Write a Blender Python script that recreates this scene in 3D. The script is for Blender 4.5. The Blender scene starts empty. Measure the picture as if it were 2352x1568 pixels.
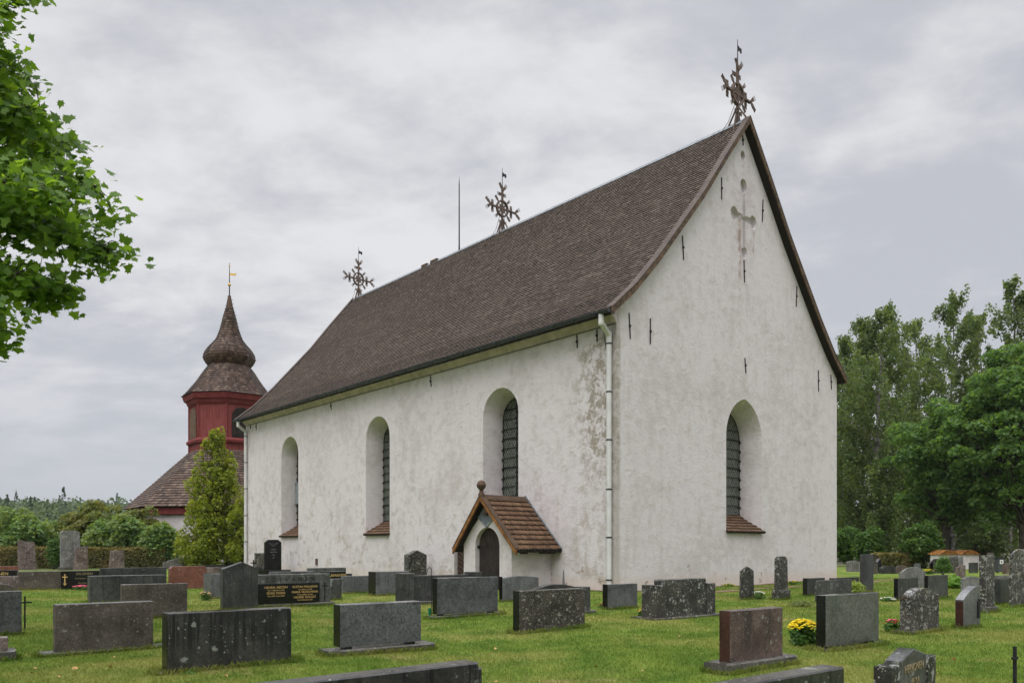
import bpy, bmesh, math, random
import numpy as np
from mathutils import Vector, Matrix, noise as mnoise

# ------------------------------------------------------------------ camera, light, exposure
S = bpy.context.scene
COL = S.collection
R = math.radians
FOC, YH, EYE = 1807.0, 1255.5, 1.65          # focal length and horizon of the photograph (2352 px wide), eye height
cam_d = bpy.data.cameras.new('camera')
cam = bpy.data.objects.new('camera', cam_d); COL.objects.link(cam)
cam.location = (0, 0, EYE); cam.rotation_euler = (R(90), 0, 0)
cam_d.sensor_width = 36.0; cam_d.lens = FOC / 2352 * 36.0
cam_d.shift_y = (YH - 784) / 2352
cam_d.clip_start = 0.1; cam_d.clip_end = 6000
S.camera = cam
S.view_settings.view_transform = 'Standard'; S.view_settings.look = 'None'
S.view_settings.exposure = 0.35; S.view_settings.gamma = 1.0
S.render.engine = 'CYCLES'
S.cycles.max_bounces = 6; S.cycles.diffuse_bounces = 3; S.cycles.glossy_bounces = 3
S.cycles.transmission_bounces = 3; S.cycles.transparent_max_bounces = 4; S.cycles.volume_bounces = 0
S.cycles.caustics_reflective = False; S.cycles.caustics_refractive = False
S.cycles.use_denoising = True

SUN_EL, SUN_AZ = R(56), R(200)               # azimuth clockwise from +Y: behind the camera, a little to the left
sd = bpy.data.lights.new('sun', 'SUN'); sd.energy = 1.35; sd.angle = R(50); sd.color = (1.0, 0.965, 0.935)
sun = bpy.data.objects.new('sun', sd); COL.objects.link(sun)
sdir = Vector((math.sin(SUN_AZ) * math.cos(SUN_EL), math.cos(SUN_AZ) * math.cos(SUN_EL), math.sin(SUN_EL)))
sun.rotation_euler = (-sdir).to_track_quat('-Z', 'Y').to_euler()
sun.location = (0, -20, 40)


class NB:
    """small helper for writing node trees"""
    def __init__(self, tree):
        self.t = tree
    def node(self, typ, **kw):
        n = self.t.nodes.new(typ)
        for k, v in kw.items(): setattr(n, k, v)
        return n
    def put(self, sock, v):
        if v is None: return
        if hasattr(v, 'is_linked'): self.t.links.new(v, sock)
        elif isinstance(v, (tuple, list)):
            v = tuple(v)
            if len(sock.default_value) == 4 and len(v) == 3: v = v + (1,)
            sock.default_value = v
        else: sock.default_value = v
    def m(self, op, a, b=None, c=None, clamp=False):
        n = self.node('ShaderNodeMath', operation=op, use_clamp=clamp)
        self.put(n.inputs[0], a); self.put(n.inputs[1], b); self.put(n.inputs[2], c)
        return n.outputs[0]
    def vm(self, op, a, b=None):
        n = self.node('ShaderNodeVectorMath', operation=op)
        self.put(n.inputs[0], a); self.put(n.inputs[1], b)
        return n.outputs[0]
    def noise(self, vec, scale, detail=4, rough=0.55, dist=0.0):
        n = self.node('ShaderNodeTexNoise')
        self.put(n.inputs['Vector'], vec); n.inputs['Scale'].default_value = scale
        n.inputs['Detail'].default_value = detail; n.inputs['Roughness'].default_value = rough
        n.inputs['Distortion'].default_value = dist
        return n.outputs[0]
    def voro(self, vec, scale, out='Distance', feature='F1'):
        n = self.node('ShaderNodeTexVoronoi', feature=feature)
        self.put(n.inputs['Vector'], vec); n.inputs['Scale'].default_value = scale
        return n.outputs[out]
    def ss(self, x, lo, hi):
        n = self.node('ShaderNodeMapRange', interpolation_type='SMOOTHSTEP', clamp=True)
        self.put(n.inputs[0], x); n.inputs[1].default_value = lo; n.inputs[2].default_value = hi
        n.inputs[3].default_value = 0; n.inputs[4].default_value = 1
        return n.outputs[0]
    def mix(self, f, a, b, mode='MIX'):
        n = self.node('ShaderNodeMix', data_type='RGBA', blend_type=mode)
        self.put(n.inputs[0], f); self.put(n.inputs[6], a); self.put(n.inputs[7], b)
        return n.outputs[2]
    def sep(self, v):
        n = self.node('ShaderNodeSeparateXYZ'); self.put(n.inputs[0], v); return n.outputs
    def comb(self, x, y, z):
        n = self.node('ShaderNodeCombineXYZ')
        self.put(n.inputs[0], x); self.put(n.inputs[1], y); self.put(n.inputs[2], z); return n.outputs[0]
    def attr(self, name):
        return self.node('ShaderNodeAttribute', attribute_name=name).outputs['Fac']
    def bump(self, h, strength, dist=0.02):
        n = self.node('ShaderNodeBump'); n.inputs['Strength'].default_value = strength
        n.inputs['Distance'].default_value = dist; self.put(n.inputs['Height'], h); return n.outputs[0]


# ------------------------------------------------------------------ sky
W = bpy.data.worlds.new('World'); S.world = W; W.use_nodes = True
nb = NB(W.node_tree); W.node_tree.nodes.clear()
sky = nb.node('ShaderNodeTexSky', sky_type='NISHITA')
sky.sun_disc = False; sky.sun_elevation = SUN_EL; sky.sun_rotation = SUN_AZ
sky.air_density = 1.0; sky.dust_density = 2.0; sky.ozone_density = 1.0
dirv = nb.node('ShaderNodeTexCoord').outputs['Generated']
dx, dy, dz = nb.sep(dirv)
zz = nb.m('ADD', nb.m('MAXIMUM', dz, 0.0), 0.22)
plane = nb.comb(nb.m('DIVIDE', dx, zz), nb.m('DIVIDE', dy, zz), 0.0)
mp = nb.node('ShaderNodeMapping'); nb.put(mp.inputs['Vector'], plane)
mp.inputs['Rotation'].default_value = (0, 0, R(35)); mp.inputs['Scale'].default_value = (0.95, 1.3, 1); mp.inputs['Location'].default_value = (3.1, 1.7, 0)
big = nb.noise(mp.outputs[0], 0.9, 3, 0.45, 0.25)
small = nb.noise(mp.outputs[0], 3.4, 8, 0.6, 0.15)
cl = nb.m('ADD', nb.m('MULTIPLY', big, 0.5), nb.m('MULTIPLY', small, 0.5))
c1 = nb.mix(nb.ss(cl, 0.41, 0.60), (4.2, 4.42, 4.78), (6.2, 6.32, 6.46))
low = nb.mix(nb.ss(dz, 0.0, 0.30), (4.15, 4.42, 4.8), c1)             # paler, smoother grey towards the horizon
zen = nb.m('ADD', 1.0, nb.m('MULTIPLY', nb.ss(dz, 0.58, 1.0), 3.0))    # an overcast sky is brighter overhead
over = nb.vm('MULTIPLY', low, nb.comb(nb.m('MULTIPLY', zen, 1.02), zen, zen))
allsky = nb.mix(0.96, sky.outputs[0], over)
bg = nb.node('ShaderNodeBackground'); nb.put(bg.inputs['Color'], allsky); bg.inputs['Strength'].default_value = 0.1
wo = nb.node('ShaderNodeOutputWorld'); W.node_tree.links.new(bg.outputs[0], wo.inputs[0])

# ------------------------------------------------------------------ frame of reference
TH = 0.727                                   # the church's gable runs this way across the view
CX, CY = 3.799, 28.595                       # its near corner
UU = np.array([-math.sin(TH), math.cos(TH)]); VV = np.array([math.cos(TH), math.sin(TH)])
CW, CL = 16.93, 32.7


def gp(px, py, z=0.0):
    """ground position seen at a pixel of the photograph, for a point at height z"""
    D = (EYE - z) * FOC / (py - YH)
    return (px - 1176) / FOC * D, D


def at(px, py, D):
    return Vector(((px - 1176) / FOC * D, D, EYE - (py - YH) * D / FOC))


# ------------------------------------------------------------------ object helpers
def empty(name, loc=(0, 0, 0), rz=0.0):
    o = bpy.data.objects.new(name, None); COL.objects.link(o)
    o.location = loc; o.rotation_euler = (0, 0, rz); o.empty_display_size = 0.2
    return o


def tag(o, label=None, cat=None, group=None, kind=None):
    if label: o['label'] = label
    if cat: o['category'] = cat
    if group: o['group'] = group
    if kind: o['kind'] = kind
    return o


def obj(name, me, mat=None, parent=None, smooth=False, sharp=None):
    o = bpy.data.objects.new(name, me); COL.objects.link(o)
    me.name = name
    if mat is not None and not me.materials: me.materials.append(mat)
    if parent is not None: o.parent = parent
    if smooth or sharp is not None:
        me.polygons.foreach_set('use_smooth', [True] * len(me.polygons))
        if sharp is not None: me.set_sharp_from_angle(angle=sharp)
    return o


def np_mesh(V, F, tint=None):
    """V (n,3); F a list of int arrays (m,k), every array with its own polygon size"""
    V = np.asarray(V, dtype=np.float32)
    if isinstance(F, np.ndarray): F = [F]
    F = [np.asarray(f, dtype=np.int32) for f in F if len(f)]
    me = bpy.data.meshes.new('mesh')
    me.vertices.add(len(V)); me.vertices.foreach_set('co', V.ravel())
    nl = sum(f.size for f in F); me.loops.add(nl)
    me.loops.foreach_set('vertex_index', np.concatenate([f.ravel() for f in F]))
    tot = np.concatenate([np.full(len(f), f.shape[1], dtype=np.int32) for f in F])
    me.polygons.add(len(tot))
    me.polygons.foreach_set('loop_start', np.concatenate([[0], np.cumsum(tot)[:-1]]).astype(np.int32))
    if tint is not None:
        a = me.attributes.new('tint', 'FLOAT', 'FACE'); a.data.foreach_set('value', np.asarray(tint, dtype=np.float32))
    me.update(calc_edges=True); me.validate()
    return me


class MB:
    """collects boxes, tubes, prisms into one mesh"""
    def __init__(self):
        self.v = []; self.f = []
    def add(self, vs, fs):
        o = len(self.v); self.v += [tuple(p) for p in vs]; self.f += [tuple(i + o for i in q) for q in fs]
    def box(self, a, b):
        x0, y0, z0 = a; x1, y1, z1 = b
        self.add([(x0, y0, z0), (x1, y0, z0), (x1, y1, z0), (x0, y1, z0), (x0, y0, z1), (x1, y0, z1), (x1, y1, z1), (x0, y1, z1)],
                 [(0, 3, 2, 1), (4, 5, 6, 7), (0, 1, 5, 4), (1, 2, 6, 5), (2, 3, 7, 6), (3, 0, 4, 7)])
    def bar(self, p, q, w, d=None, up=(0, 0, 1)):
        p, q = Vector(p), Vector(q); d = d or w
        z = (q - p).normalized(); up = Vector(up)
        if abs(z.dot(up)) > .98: up = Vector((1, 0, 0)) if abs(z.x) < .9 else Vector((0, 1, 0))
        x = z.cross(up).normalized(); y = z.cross(x)
        vs = []
        for c in (p, q):
            for sx, sy in ((-1, -1), (1, -1), (1, 1), (-1, 1)): vs.append(c + x * (sx * w / 2) + y * (sy * d / 2))
        self.add(vs, [(0, 3, 2, 1), (4, 5, 6, 7), (0, 1, 5, 4), (1, 2, 6, 5), (2, 3, 7, 6), (3, 0, 4, 7)])
    def tube(self, pts, rad, n=8):
        pts = [Vector(p) for p in pts]
        if not isinstance(rad, (list, tuple)): rad = [rad] * len(pts)
        rings = []; ref = Vector((0.31, 0.17, 0.93)).normalized(); o = len(self.v)
        for i, p in enumerate(pts):
            d = (pts[min(i + 1, len(pts) - 1)] - pts[max(i - 1, 0)]).normalized()
            x = d.cross(ref)
            if x.length < .05: x = d.cross(Vector((1, 0, 0)))
            x.normalize(); y = d.cross(x)
            for k in range(n):
                t = 2 * math.pi * k / n
                self.v.append(tuple(p + (x * math.cos(t) + y * math.sin(t)) * rad[i]))
        for i in range(len(pts) - 1):
            for k in range(n):
                a = o + i * n + k; b = o + i * n + (k + 1) % n
                self.f.append((a, b, b + n, a + n))
        self.f.append(tuple(o + k for k in reversed(range(n)))); e = o + (len(pts) - 1) * n
        self.f.append(tuple(e + k for k in range(n)))
    def lathe(self, prof, n=24, c=(0, 0), a0=0.0):
        o = len(self.v)
        for r, z in prof:
            for k in range(n):
                t = a0 + 2 * math.pi * k / n
                self.v.append((c[0] + r * math.cos(t), c[1] + r * math.sin(t), z))
        for i in range(len(prof) - 1):
            for k in range(n):
                a = o + i * n + k; b = o + i * n + (k + 1) % n
                self.f.append((a, b, b + n, a + n))
        self.f.append(tuple(o + k for k in reversed(range(n)))); e = o + (len(prof) - 1) * n
        self.f.append(tuple(e + k for k in range(n)))
    def prism(self, poly, axis, a, b):
        """polygon in the two other axes extruded along axis ('x','y','z') from a to b"""
        def P(u, v, w):
            return {'x': (w, u, v), 'y': (u, w, v), 'z': (u, v, w)}[axis]
        n = len(poly)
        vs = [P(u, v, a) for u, v in poly] + [P(u, v, b) for u, v in poly]
        fs = [tuple(range(n)), tuple(reversed(range(n, 2 * n)))] + [(i, i + n, (i + 1) % n + n, (i + 1) % n) for i in range(n)]
        self.add(vs, fs)
    def loft(self, la, lb):
        n = len(la)
        self.add(list(la) + list(lb), [tuple(range(n)), tuple(reversed(range(n, 2 * n)))] + [(i, i + n, (i + 1) % n + n, (i + 1) % n) for i in range(n)])
    def mesh(self, fix=True, bevel=0.0):
        me = bpy.data.meshes.new('mesh'); me.from_pydata(self.v, [], self.f)
        if fix or bevel:
            bm = bmesh.new(); bm.from_mesh(me)
            bmesh.ops.recalc_face_normals(bm, faces=bm.faces)
            if bevel:
                es = [e for e in bm.edges if len(e.link_faces) == 2 and e.calc_face_angle(0) > .5]
                bmesh.ops.bevel(bm, geom=es, offset=bevel, segments=2, affect='EDGES', clamp_overlap=True)
            bm.to_mesh(me); bm.free()
        me.update(); return me
    def build(self, name, mat, parent=None, bevel=0.0, smooth=False, sharp=None):
        return obj(name, self.mesh(bevel=bevel), mat, parent, smooth, sharp)


# ------------------------------------------------------------------ materials
def new_mat(name):
    m = bpy.data.materials.new(name); m.use_nodes = True
    nt = m.node_tree; nt.nodes.clear(); b = NB(nt)
    p = b.node('ShaderNodeBsdfPrincipled'); o = b.node('ShaderNodeOutputMaterial')
    nt.links.new(p.outputs[0], o.inputs[0])
    p.inputs['Specular IOR Level'].default_value = 0.35
    return m, b, p


def ocoord(b):
    tc = b.node('ShaderNodeTexCoord').outputs['Object']
    rnd = b.node('ShaderNodeObjectInfo').outputs['Random']
    return b.vm('ADD', tc, b.comb(b.m('MULTIPLY', rnd, 37.0), b.m('MULTIPLY', rnd, 91.0), b.m('MULTIPLY', rnd, 13.0))), tc


def plain(name, col, rough=0.7, var=0.15, scale=8.0, bump=0.0, metal=0.0, spec=0.35):
    m, b, p = new_mat(name)
    v, tc = ocoord(b)
    n = b.noise(v, scale, 5, 0.6)
    dark = tuple(c * (1 - 2 * var) for c in col); light = tuple(min(1, c * (1 + 2 * var)) for c in col)
    b.put(p.inputs['Base Color'], b.mix(b.ss(n, 0.3, 0.7), dark, light))
    p.inputs['Roughness'].default_value = rough; p.inputs['Metallic'].default_value = metal
    p.inputs['Specular IOR Level'].default_value = spec
    if bump: b.put(p.inputs['Normal'], b.bump(b.noise(v, scale * 4, 4), bump, 0.01))
    return m


def wood(name, c0, c1, rough=0.75, grain=(40, 40, 2.0), bump=0.3):
    m, b, p = new_mat(name)
    v, tc = ocoord(b)
    g = b.noise(b.vm('MULTIPLY', v, grain), 1.0, 5, 0.6)
    k = b.noise(v, 1.7, 3)
    f = b.ss(b.m('ADD', b.m('MULTIPLY', g, 0.7), b.m('MULTIPLY', k, 0.3)), 0.35, 0.65)
    b.put(p.inputs['Base Color'], b.mix(f, c0, c1)); p.inputs['Roughness'].default_value = rough
    b.put(p.inputs['Normal'], b.bump(g, bump, 0.01))
    return m


def shingle_mat(name, c0, c1, c2, rough=0.62):
    """tarred wood: every shingle its own tone, with the grain along it"""
    m, b, p = new_mat(name)
    v, tc = ocoord(b)
    t = b.attr('tint')
    col = b.mix(b.ss(t, 0.0, 0.55), c0, c1)
    col = b.mix(b.ss(t, 0.62, 1.0), col, c2)
    big = b.noise(v, 0.45, 4, 0.6)
    col = b.mix(b.m('MULTIPLY', b.ss(big, 0.45, 0.7), 0.25), col, c2)
    fine = b.noise(b.vm('MULTIPLY', v, (30, 30, 8)), 1.0, 3)
    col = b.mix(0.35, col, b.mix(fine, (0, 0, 0), (1, 1, 1)), 'OVERLAY')
    col = b.mix(b.m('LESS_THAN', t, -0.5), col, (0.007, 0.006, 0.006))        # butt ends near black, painting in the shade below each course
    b.put(p.inputs['Base Color'], col); p.inputs['Roughness'].default_value = rough
    b.put(p.inputs['Normal'], b.bump(fine, 0.3, 0.01))
    return m


def leaf_mat(name, c0, c1, c2=None, trans=0.35, rough=0.55):
    m, b, p = new_mat(name)
    pos = b.node('ShaderNodeNewGeometry').outputs['Position']
    t = b.attr('tint')
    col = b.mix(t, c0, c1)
    if c2 is not None: col = b.mix(b.m('MULTIPLY', b.ss(b.noise(pos, 0.6, 3), 0.45, 0.7), 0.7), col, c2)
    b.put(p.inputs['Base Color'], col); p.inputs['Roughness'].default_value = rough
    p.inputs['Specular IOR Level'].default_value = 0.3
    tr = b.node('ShaderNodeBsdfTranslucent'); b.put(tr.inputs['Color'], b.vm('MULTIPLY', col, (2.0, 1.8, 0.8)))
    mx = b.node('ShaderNodeMixShader'); mx.inputs[0].default_value = trans
    b.t.links.new(p.outputs[0], mx.inputs[1]); b.t.links.new(tr.outputs[0], mx.inputs[2])
    out = [n for n in b.t.nodes if n.type == 'OUTPUT_MATERIAL'][0]
    b.t.links.new(mx.outputs[0], out.inputs[0])
    return m


def stone(name, c0, c1, rough=0.55, speck=0.4, lichen=0.0, lcol=(0.34, 0.35, 0.30), lscale=7.0, streak=0.0, pits=0.0, moss=0.15,
          bump=0.25, orange=0.0, spec=0.45):
    m, b, p = new_mat(name)
    v, tc = ocoord(b)
    x, y, z = b.sep(tc)
    col = b.mix(b.ss(b.noise(v, 2.2, 5, 0.6), 0.36, 0.64), c0, c1)
    fine = b.noise(v, 160, 2, 0.6)
    mid = b.noise(v, 28, 6, 0.65)
    col = b.mix(speck, col, b.mix(b.ss(fine, 0.32, 0.68), (0.12, 0.12, 0.12), (0.9, 0.9, 0.9)), 'OVERLAY')
    dark = b.ss(b.noise(v, 5.0, 6, 0.7), 0.52, 0.68)
    col = b.mix(b.m('MULTIPLY', dark, 0.55), col, tuple(c * 0.3 for c in c0))
    blot = b.noise(v, 1.3, 6, 0.72, 0.6)
    col = b.mix(b.m('MULTIPLY', b.ss(blot, 0.5, 0.68), 0.6), col, tuple(c * 0.28 for c in c0))
    col = b.mix(b.m('MULTIPLY', b.m('SUBTRACT', 1.0, b.ss(blot, 0.32, 0.47)), 0.45), col, tuple(c * 1.5 for c in c1))
    col = b.mix(0.5, col, b.mix(b.ss(mid, 0.28, 0.72), (0.1, 0.1, 0.1), (0.9, 0.9, 0.9)), 'OVERLAY')
    ro = rough
    if streak:                                # rain runs down from the top edge
        s = b.noise(b.vm('MULTIPLY', v, (17, 17, 0.6)), 1.0, 5, 0.65)
        s = b.m('MULTIPLY', b.ss(s, 0.5, 0.6), b.ss(z, 0.0, 0.55))
        col = b.mix(b.m('MULTIPLY', s, streak), col, (0.006, 0.006, 0.006))
    if pits:                                  # drops and damp flecks, drawn out downwards
        s = b.noise(b.vm('MULTIPLY', v, (46, 46, 20)), 1.0, 4, 0.62)
        s = b.m('MULTIPLY', b.ss(s, 0.56, 0.62), b.ss(b.noise(v, 3.0, 3), 0.36, 0.52))
        col = b.mix(b.m('MULTIPLY', s, pits), col, (0.012, 0.012, 0.013))
    if lichen:
        warp = b.vm('ADD', v, b.vm('MULTIPLY', b.node('ShaderNodeTexNoise').outputs['Color'], (0.02, 0.02, 0.02)))
        hit = None
        for k, sc in enumerate((lscale, lscale * 2.3, lscale * 4.6)):
            n = b.node('ShaderNodeTexVoronoi'); b.put(n.inputs['Vector'], b.vm('ADD', warp, (k * 3.3, k * 1.7, k * 5.1))); n.inputs['Scale'].default_value = sc
            d = n.outputs['Distance']; cr, cg, cb = b.sep(n.outputs['Color'])
            rad = b.m('MULTIPLY', b.m('SUBTRACT', cr, 1.0 - lichen), 0.5 / max(lichen, .2))
            d2 = b.m('ADD', d, b.m('ADD', b.m('MULTIPLY', b.m('SUBTRACT', mid, 0.5), 0.75), b.m('MULTIPLY', b.m('SUBTRACT', b.noise(v, 11, 4, 0.6), 0.5), 0.7)))
            h = b.ss(b.m('SUBTRACT', rad, d2), -0.02, 0.06)
            hit = h if hit is None else b.m('MAXIMUM', hit, h)
        hit = b.m('MULTIPLY', hit, b.ss(b.m('ADD', b.noise(v, 2.1, 4), b.m('MULTIPLY', z, 0.12)), 0.52 - 0.25 * min(lichen, .6), 0.60 - 0.2 * min(lichen, .6)))
        lc = b.mix(b.ss(b.noise(v, 55, 3), 0.35, 0.65), tuple(c * 0.62 for c in lcol), lcol)
        col = b.mix(b.m('MULTIPLY', hit, 0.85), col, lc)
        ro = b.m('ADD', rough, b.m('MULTIPLY', hit, 0.3), clamp=True)
    if orange:
        col = b.mix(b.m('MULTIPLY', b.ss(b.noise(v, 4, 5, 0.7), 0.56, 0.66), orange), col, (0.42, 0.2, 0.03))
    if moss:                                  # green algae and soil splash close to the ground
        g = b.m('MULTIPLY', b.m('SUBTRACT', 1.0, b.ss(z, 0.0, 0.22)), b.ss(b.noise(v, 9, 4), 0.4, 0.65))
        col = b.mix(b.m('MULTIPLY', g, moss * 3, clamp=True), col, (0.09, 0.085, 0.05))
    nz = b.sep(b.node('ShaderNodeNewGeometry').outputs['True Normal'])[2]
    wet = b.m('MULTIPLY', b.ss(nz, 0.55, 0.9), b.ss(b.noise(v, 3.0, 3), 0.3, 0.5))      # rain lies on the top faces
    ro = b.mix(wet, b.comb(ro, ro, ro), (0.14, 0.14, 0.14))
    b.put(p.inputs['Base Color'], col); b.put(p.inputs['Roughness'], ro)
    b.put(p.inputs['Specular IOR Level'], b.m('ADD', spec, b.m('MULTIPLY', wet, 0.5)))
    b.put(p.inputs['Normal'], b.bump(b.m('ADD', b.m('MULTIPLY', mid, 0.7), b.m('MULTIPLY', fine, 0.3)), bump, 0.012))
    return m


def plaster_mat(name, church=True):
    m, b, p = new_mat(name)
    tc = b.node('ShaderNodeTexCoord').outputs['Object']
    x, y, z = b.sep(tc)
    n1 = b.noise(tc, 0.33, 6, 0.6); n2 = b.noise(tc, 2.2, 8, 0.65); n3 = b.noise(tc, 22, 4, 0.6)
    trow = b.noise(b.vm('MULTIPLY', tc, (1.0, 1.0, 1.5)), 1.9, 7, 0.7, 1.2)       # trowel marks
    col = b.mix(b.m('MULTIPLY', b.ss(b.m('ADD', b.m('MULTIPLY', n1, 0.5), b.m('MULTIPLY', n2, 0.5)), 0.45, 0.62), 0.62),
                (0.69, 0.643, 0.662), (0.51, 0.465, 0.455))
    st = b.noise(b.vm('MULTIPLY', tc, (3.2, 3.2, 0.35)), 1.0, 5, 0.62)
    col = b.mix(b.m('MULTIPLY', b.ss(st, 0.52, 0.7), 0.26), col, (0.46, 0.42, 0.40))
    col = b.mix(b.m('MULTIPLY', b.ss(trow, 0.53, 0.66), 0.42), col, (0.47, 0.41, 0.385))
    if church:
        fr = b.m('SUBTRACT', 1.0, b.ss(x, 0.02, 0.3)); ga = b.m('SUBTRACT', 1.0, b.ss(y, 0.02, 0.1))
        patch = b.ss(b.m('ADD', b.m('MULTIPLY', n2, 0.6), b.m('MULTIPLY', b.noise(tc, 7.0, 6, 0.7), 0.4)), 0.44, 0.6)
        # damp along the corner and under the eaves of the long wall
        near = b.m('SUBTRACT', 1.0, b.ss(y, 0.15, 2.9)); hi = b.m('MULTIPLY', b.ss(z, 3.0, 6.5), b.m('SUBTRACT', 1.0, b.ss(z, 9.0, 9.7)))
        a1 = b.m('MULTIPLY', b.m('MULTIPLY', near, b.m('ADD', hi, 0.28)), b.m('MULTIPLY', patch, fr))
        col = b.mix(b.m('MULTIPLY', a1, 1.5, clamp=True), col, (0.34, 0.30, 0.255))
        edge = b.m('MULTIPLY', b.m('SUBTRACT', 1.0, b.ss(y, 0.16, 0.34)), fr)
        col = b.mix(b.m('MULTIPLY', edge, 0.6), col, (0.38, 0.345, 0.305))
        # scattered damp patches low on the long wall
        a2 = b.m('MULTIPLY', b.m('SUBTRACT', 1.0, b.ss(z, 2.0, 7.0)), b.m('MULTIPLY', fr, b.ss(b.noise(tc, 1.1, 8, 0.7), 0.52, 0.66)))
        col = b.mix(b.m('MULTIPLY', a2, 0.65), col, (0.42, 0.36, 0.31))
        # bare, yellowish render and lost plaster close to the ground
        foot = b.m('SUBTRACT', 1.0, b.ss(b.m('ADD', z, b.m('MULTIPLY', n2, 0.5)), 0.45, 0.95))
        col = b.mix(b.m('MULTIPLY', foot, 0.55), col, (0.62, 0.53, 0.45))
        lost = b.m('MULTIPLY', b.ss(b.noise(tc, 1.9, 5, 0.6), 0.63, 0.655), b.m('SUBTRACT', 1.0, b.ss(z, 0.7, 1.5)))
        col = b.mix(b.m('MULTIPLY', lost, 0.8), col, (0.33, 0.26, 0.2))
        # rust-red runs below the sunk cross's arms, and painted recess shade down its upright
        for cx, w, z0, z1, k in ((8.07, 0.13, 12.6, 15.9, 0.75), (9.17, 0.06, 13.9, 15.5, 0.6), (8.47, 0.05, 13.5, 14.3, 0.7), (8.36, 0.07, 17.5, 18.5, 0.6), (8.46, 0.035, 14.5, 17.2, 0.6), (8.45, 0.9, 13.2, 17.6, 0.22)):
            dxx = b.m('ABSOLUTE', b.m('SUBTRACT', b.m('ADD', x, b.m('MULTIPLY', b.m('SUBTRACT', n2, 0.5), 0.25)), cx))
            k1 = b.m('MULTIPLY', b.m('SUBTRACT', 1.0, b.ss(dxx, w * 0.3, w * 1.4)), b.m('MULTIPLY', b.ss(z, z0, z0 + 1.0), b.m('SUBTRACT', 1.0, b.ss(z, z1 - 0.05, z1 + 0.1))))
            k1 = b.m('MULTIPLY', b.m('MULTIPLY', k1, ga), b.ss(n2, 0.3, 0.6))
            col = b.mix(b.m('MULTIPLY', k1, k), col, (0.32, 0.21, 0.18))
    b.put(p.inputs['Base Color'], col); p.inputs['Roughness'].default_value = 0.92
    p.inputs['Specular IOR Level'].default_value = 0.15
    hgt = b.m('ADD', b.m('MULTIPLY', trow, 0.7), b.m('MULTIPLY', n3, 0.3))
    b.put(p.inputs['Normal'], b.bump(hgt, 0.6, 0.06))
    return m


def glass_mat(name):
    """old diamond quarries in lead"""
    m, b, p = new_mat(name)
    tc = b.node('ShaderNodeTexCoord').outputs['Object']
    x, y, z = b.sep(tc)
    s = b.m('ADD', x, y)
    d1 = b.m('ADD', b.m('MULTIPLY', s, 7.0), b.m('MULTIPLY', z, 4.2)); d2 = b.m('SUBTRACT', b.m('MULTIPLY', s, 7.0), b.m('MULTIPLY', z, 4.2))
    line = b.m('MAXIMUM', b.m('GREATER_THAN', b.m('FRACT', d1), 0.80), b.m('GREATER_THAN', b.m('FRACT', d2), 0.80))
    cell = b.node('ShaderNodeTexWhiteNoise', noise_dimensions='2D')
    b.put(cell.inputs['Vector'], b.comb(b.m('FLOOR', d1), b.m('FLOOR', d2), 0.0))
    w = cell.outputs['Value']
    g = b.mix(w, (0.018, 0.024, 0.018), (0.085, 0.098, 0.07))
    col = b.mix(line, g, (0.15, 0.16, 0.145))
    b.put(p.inputs['Base Color'], col); b.put(p.inputs['Roughness'], b.mix(line, (0.18, 0.18, 0.18), (0.6, 0.6, 0.6)))
    p.inputs['Specular IOR Level'].default_value = 0.5
    nrm = b.node('ShaderNodeNewGeometry').outputs['Normal']
    lean = b.vm('MULTIPLY', b.vm('SUBTRACT', cell.outputs['Color'], (0.5, 0.5, 0.4)), (0.14, 0.14, 0.16))
    b.put(p.inputs['Normal'], b.vm('NORMALIZE', b.vm('ADD', nrm, lean)))
    return m


def grass_cols(b, pos):
    n1 = b.noise(pos, 0.32, 5, 0.6); n2 = b.noise(pos, 1.3, 5, 0.65); n3 = b.noise(pos, 9.0, 4, 0.6)
    col = b.mix(b.ss(n2, 0.35, 0.65), (0.085, 0.152, 0.019), (0.155, 0.222, 0.034))
    col = b.mix(b.m('MULTIPLY', b.ss(n1, 0.45, 0.63), 0.85), col, (0.235, 0.245, 0.065))
    dry = b.m('MULTIPLY', b.ss(b.noise(b.vm('MULTIPLY', pos, (0.8, 1.6, 1)), 0.5, 6, 0.68), 0.57, 0.70), 0.75)
    col = b.mix(dry, col, (0.33, 0.26, 0.12))
    return col, n3


def ground_mat():
    m, b, p = new_mat('lawn')
    pos = b.node('ShaderNodeNewGeometry').outputs['Position']
    col, n3 = grass_cols(b, pos)
    col = b.mix(b.m('MULTIPLY', b.ss(n3, 0.45, 0.7), 0.35), col, (0.06, 0.08, 0.022))
    gx, gy, gz = b.sep(pos)
    away = b.m('SQRT', b.m('ADD', b.m('POWER', b.m('SUBTRACT', gx, 3.0), 2.0), b.m('POWER', b.m('SUBTRACT', gy, 34.0), 2.0)))
    col = b.mix(b.ss(away, 34.0, 52.0), col, (0.115, 0.115, 0.075))        # greyed farther out, added to cut the green bounce onto the walls
    b.put(p.inputs['Base Color'], col); p.inputs['Roughness'].default_value = 0.9; p.inputs['Specular IOR Level'].default_value = 0.1
    b.put(p.inputs['Normal'], b.bump(b.noise(pos, 40, 4, 0.7), 0.8, 0.03))
    return m


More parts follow.
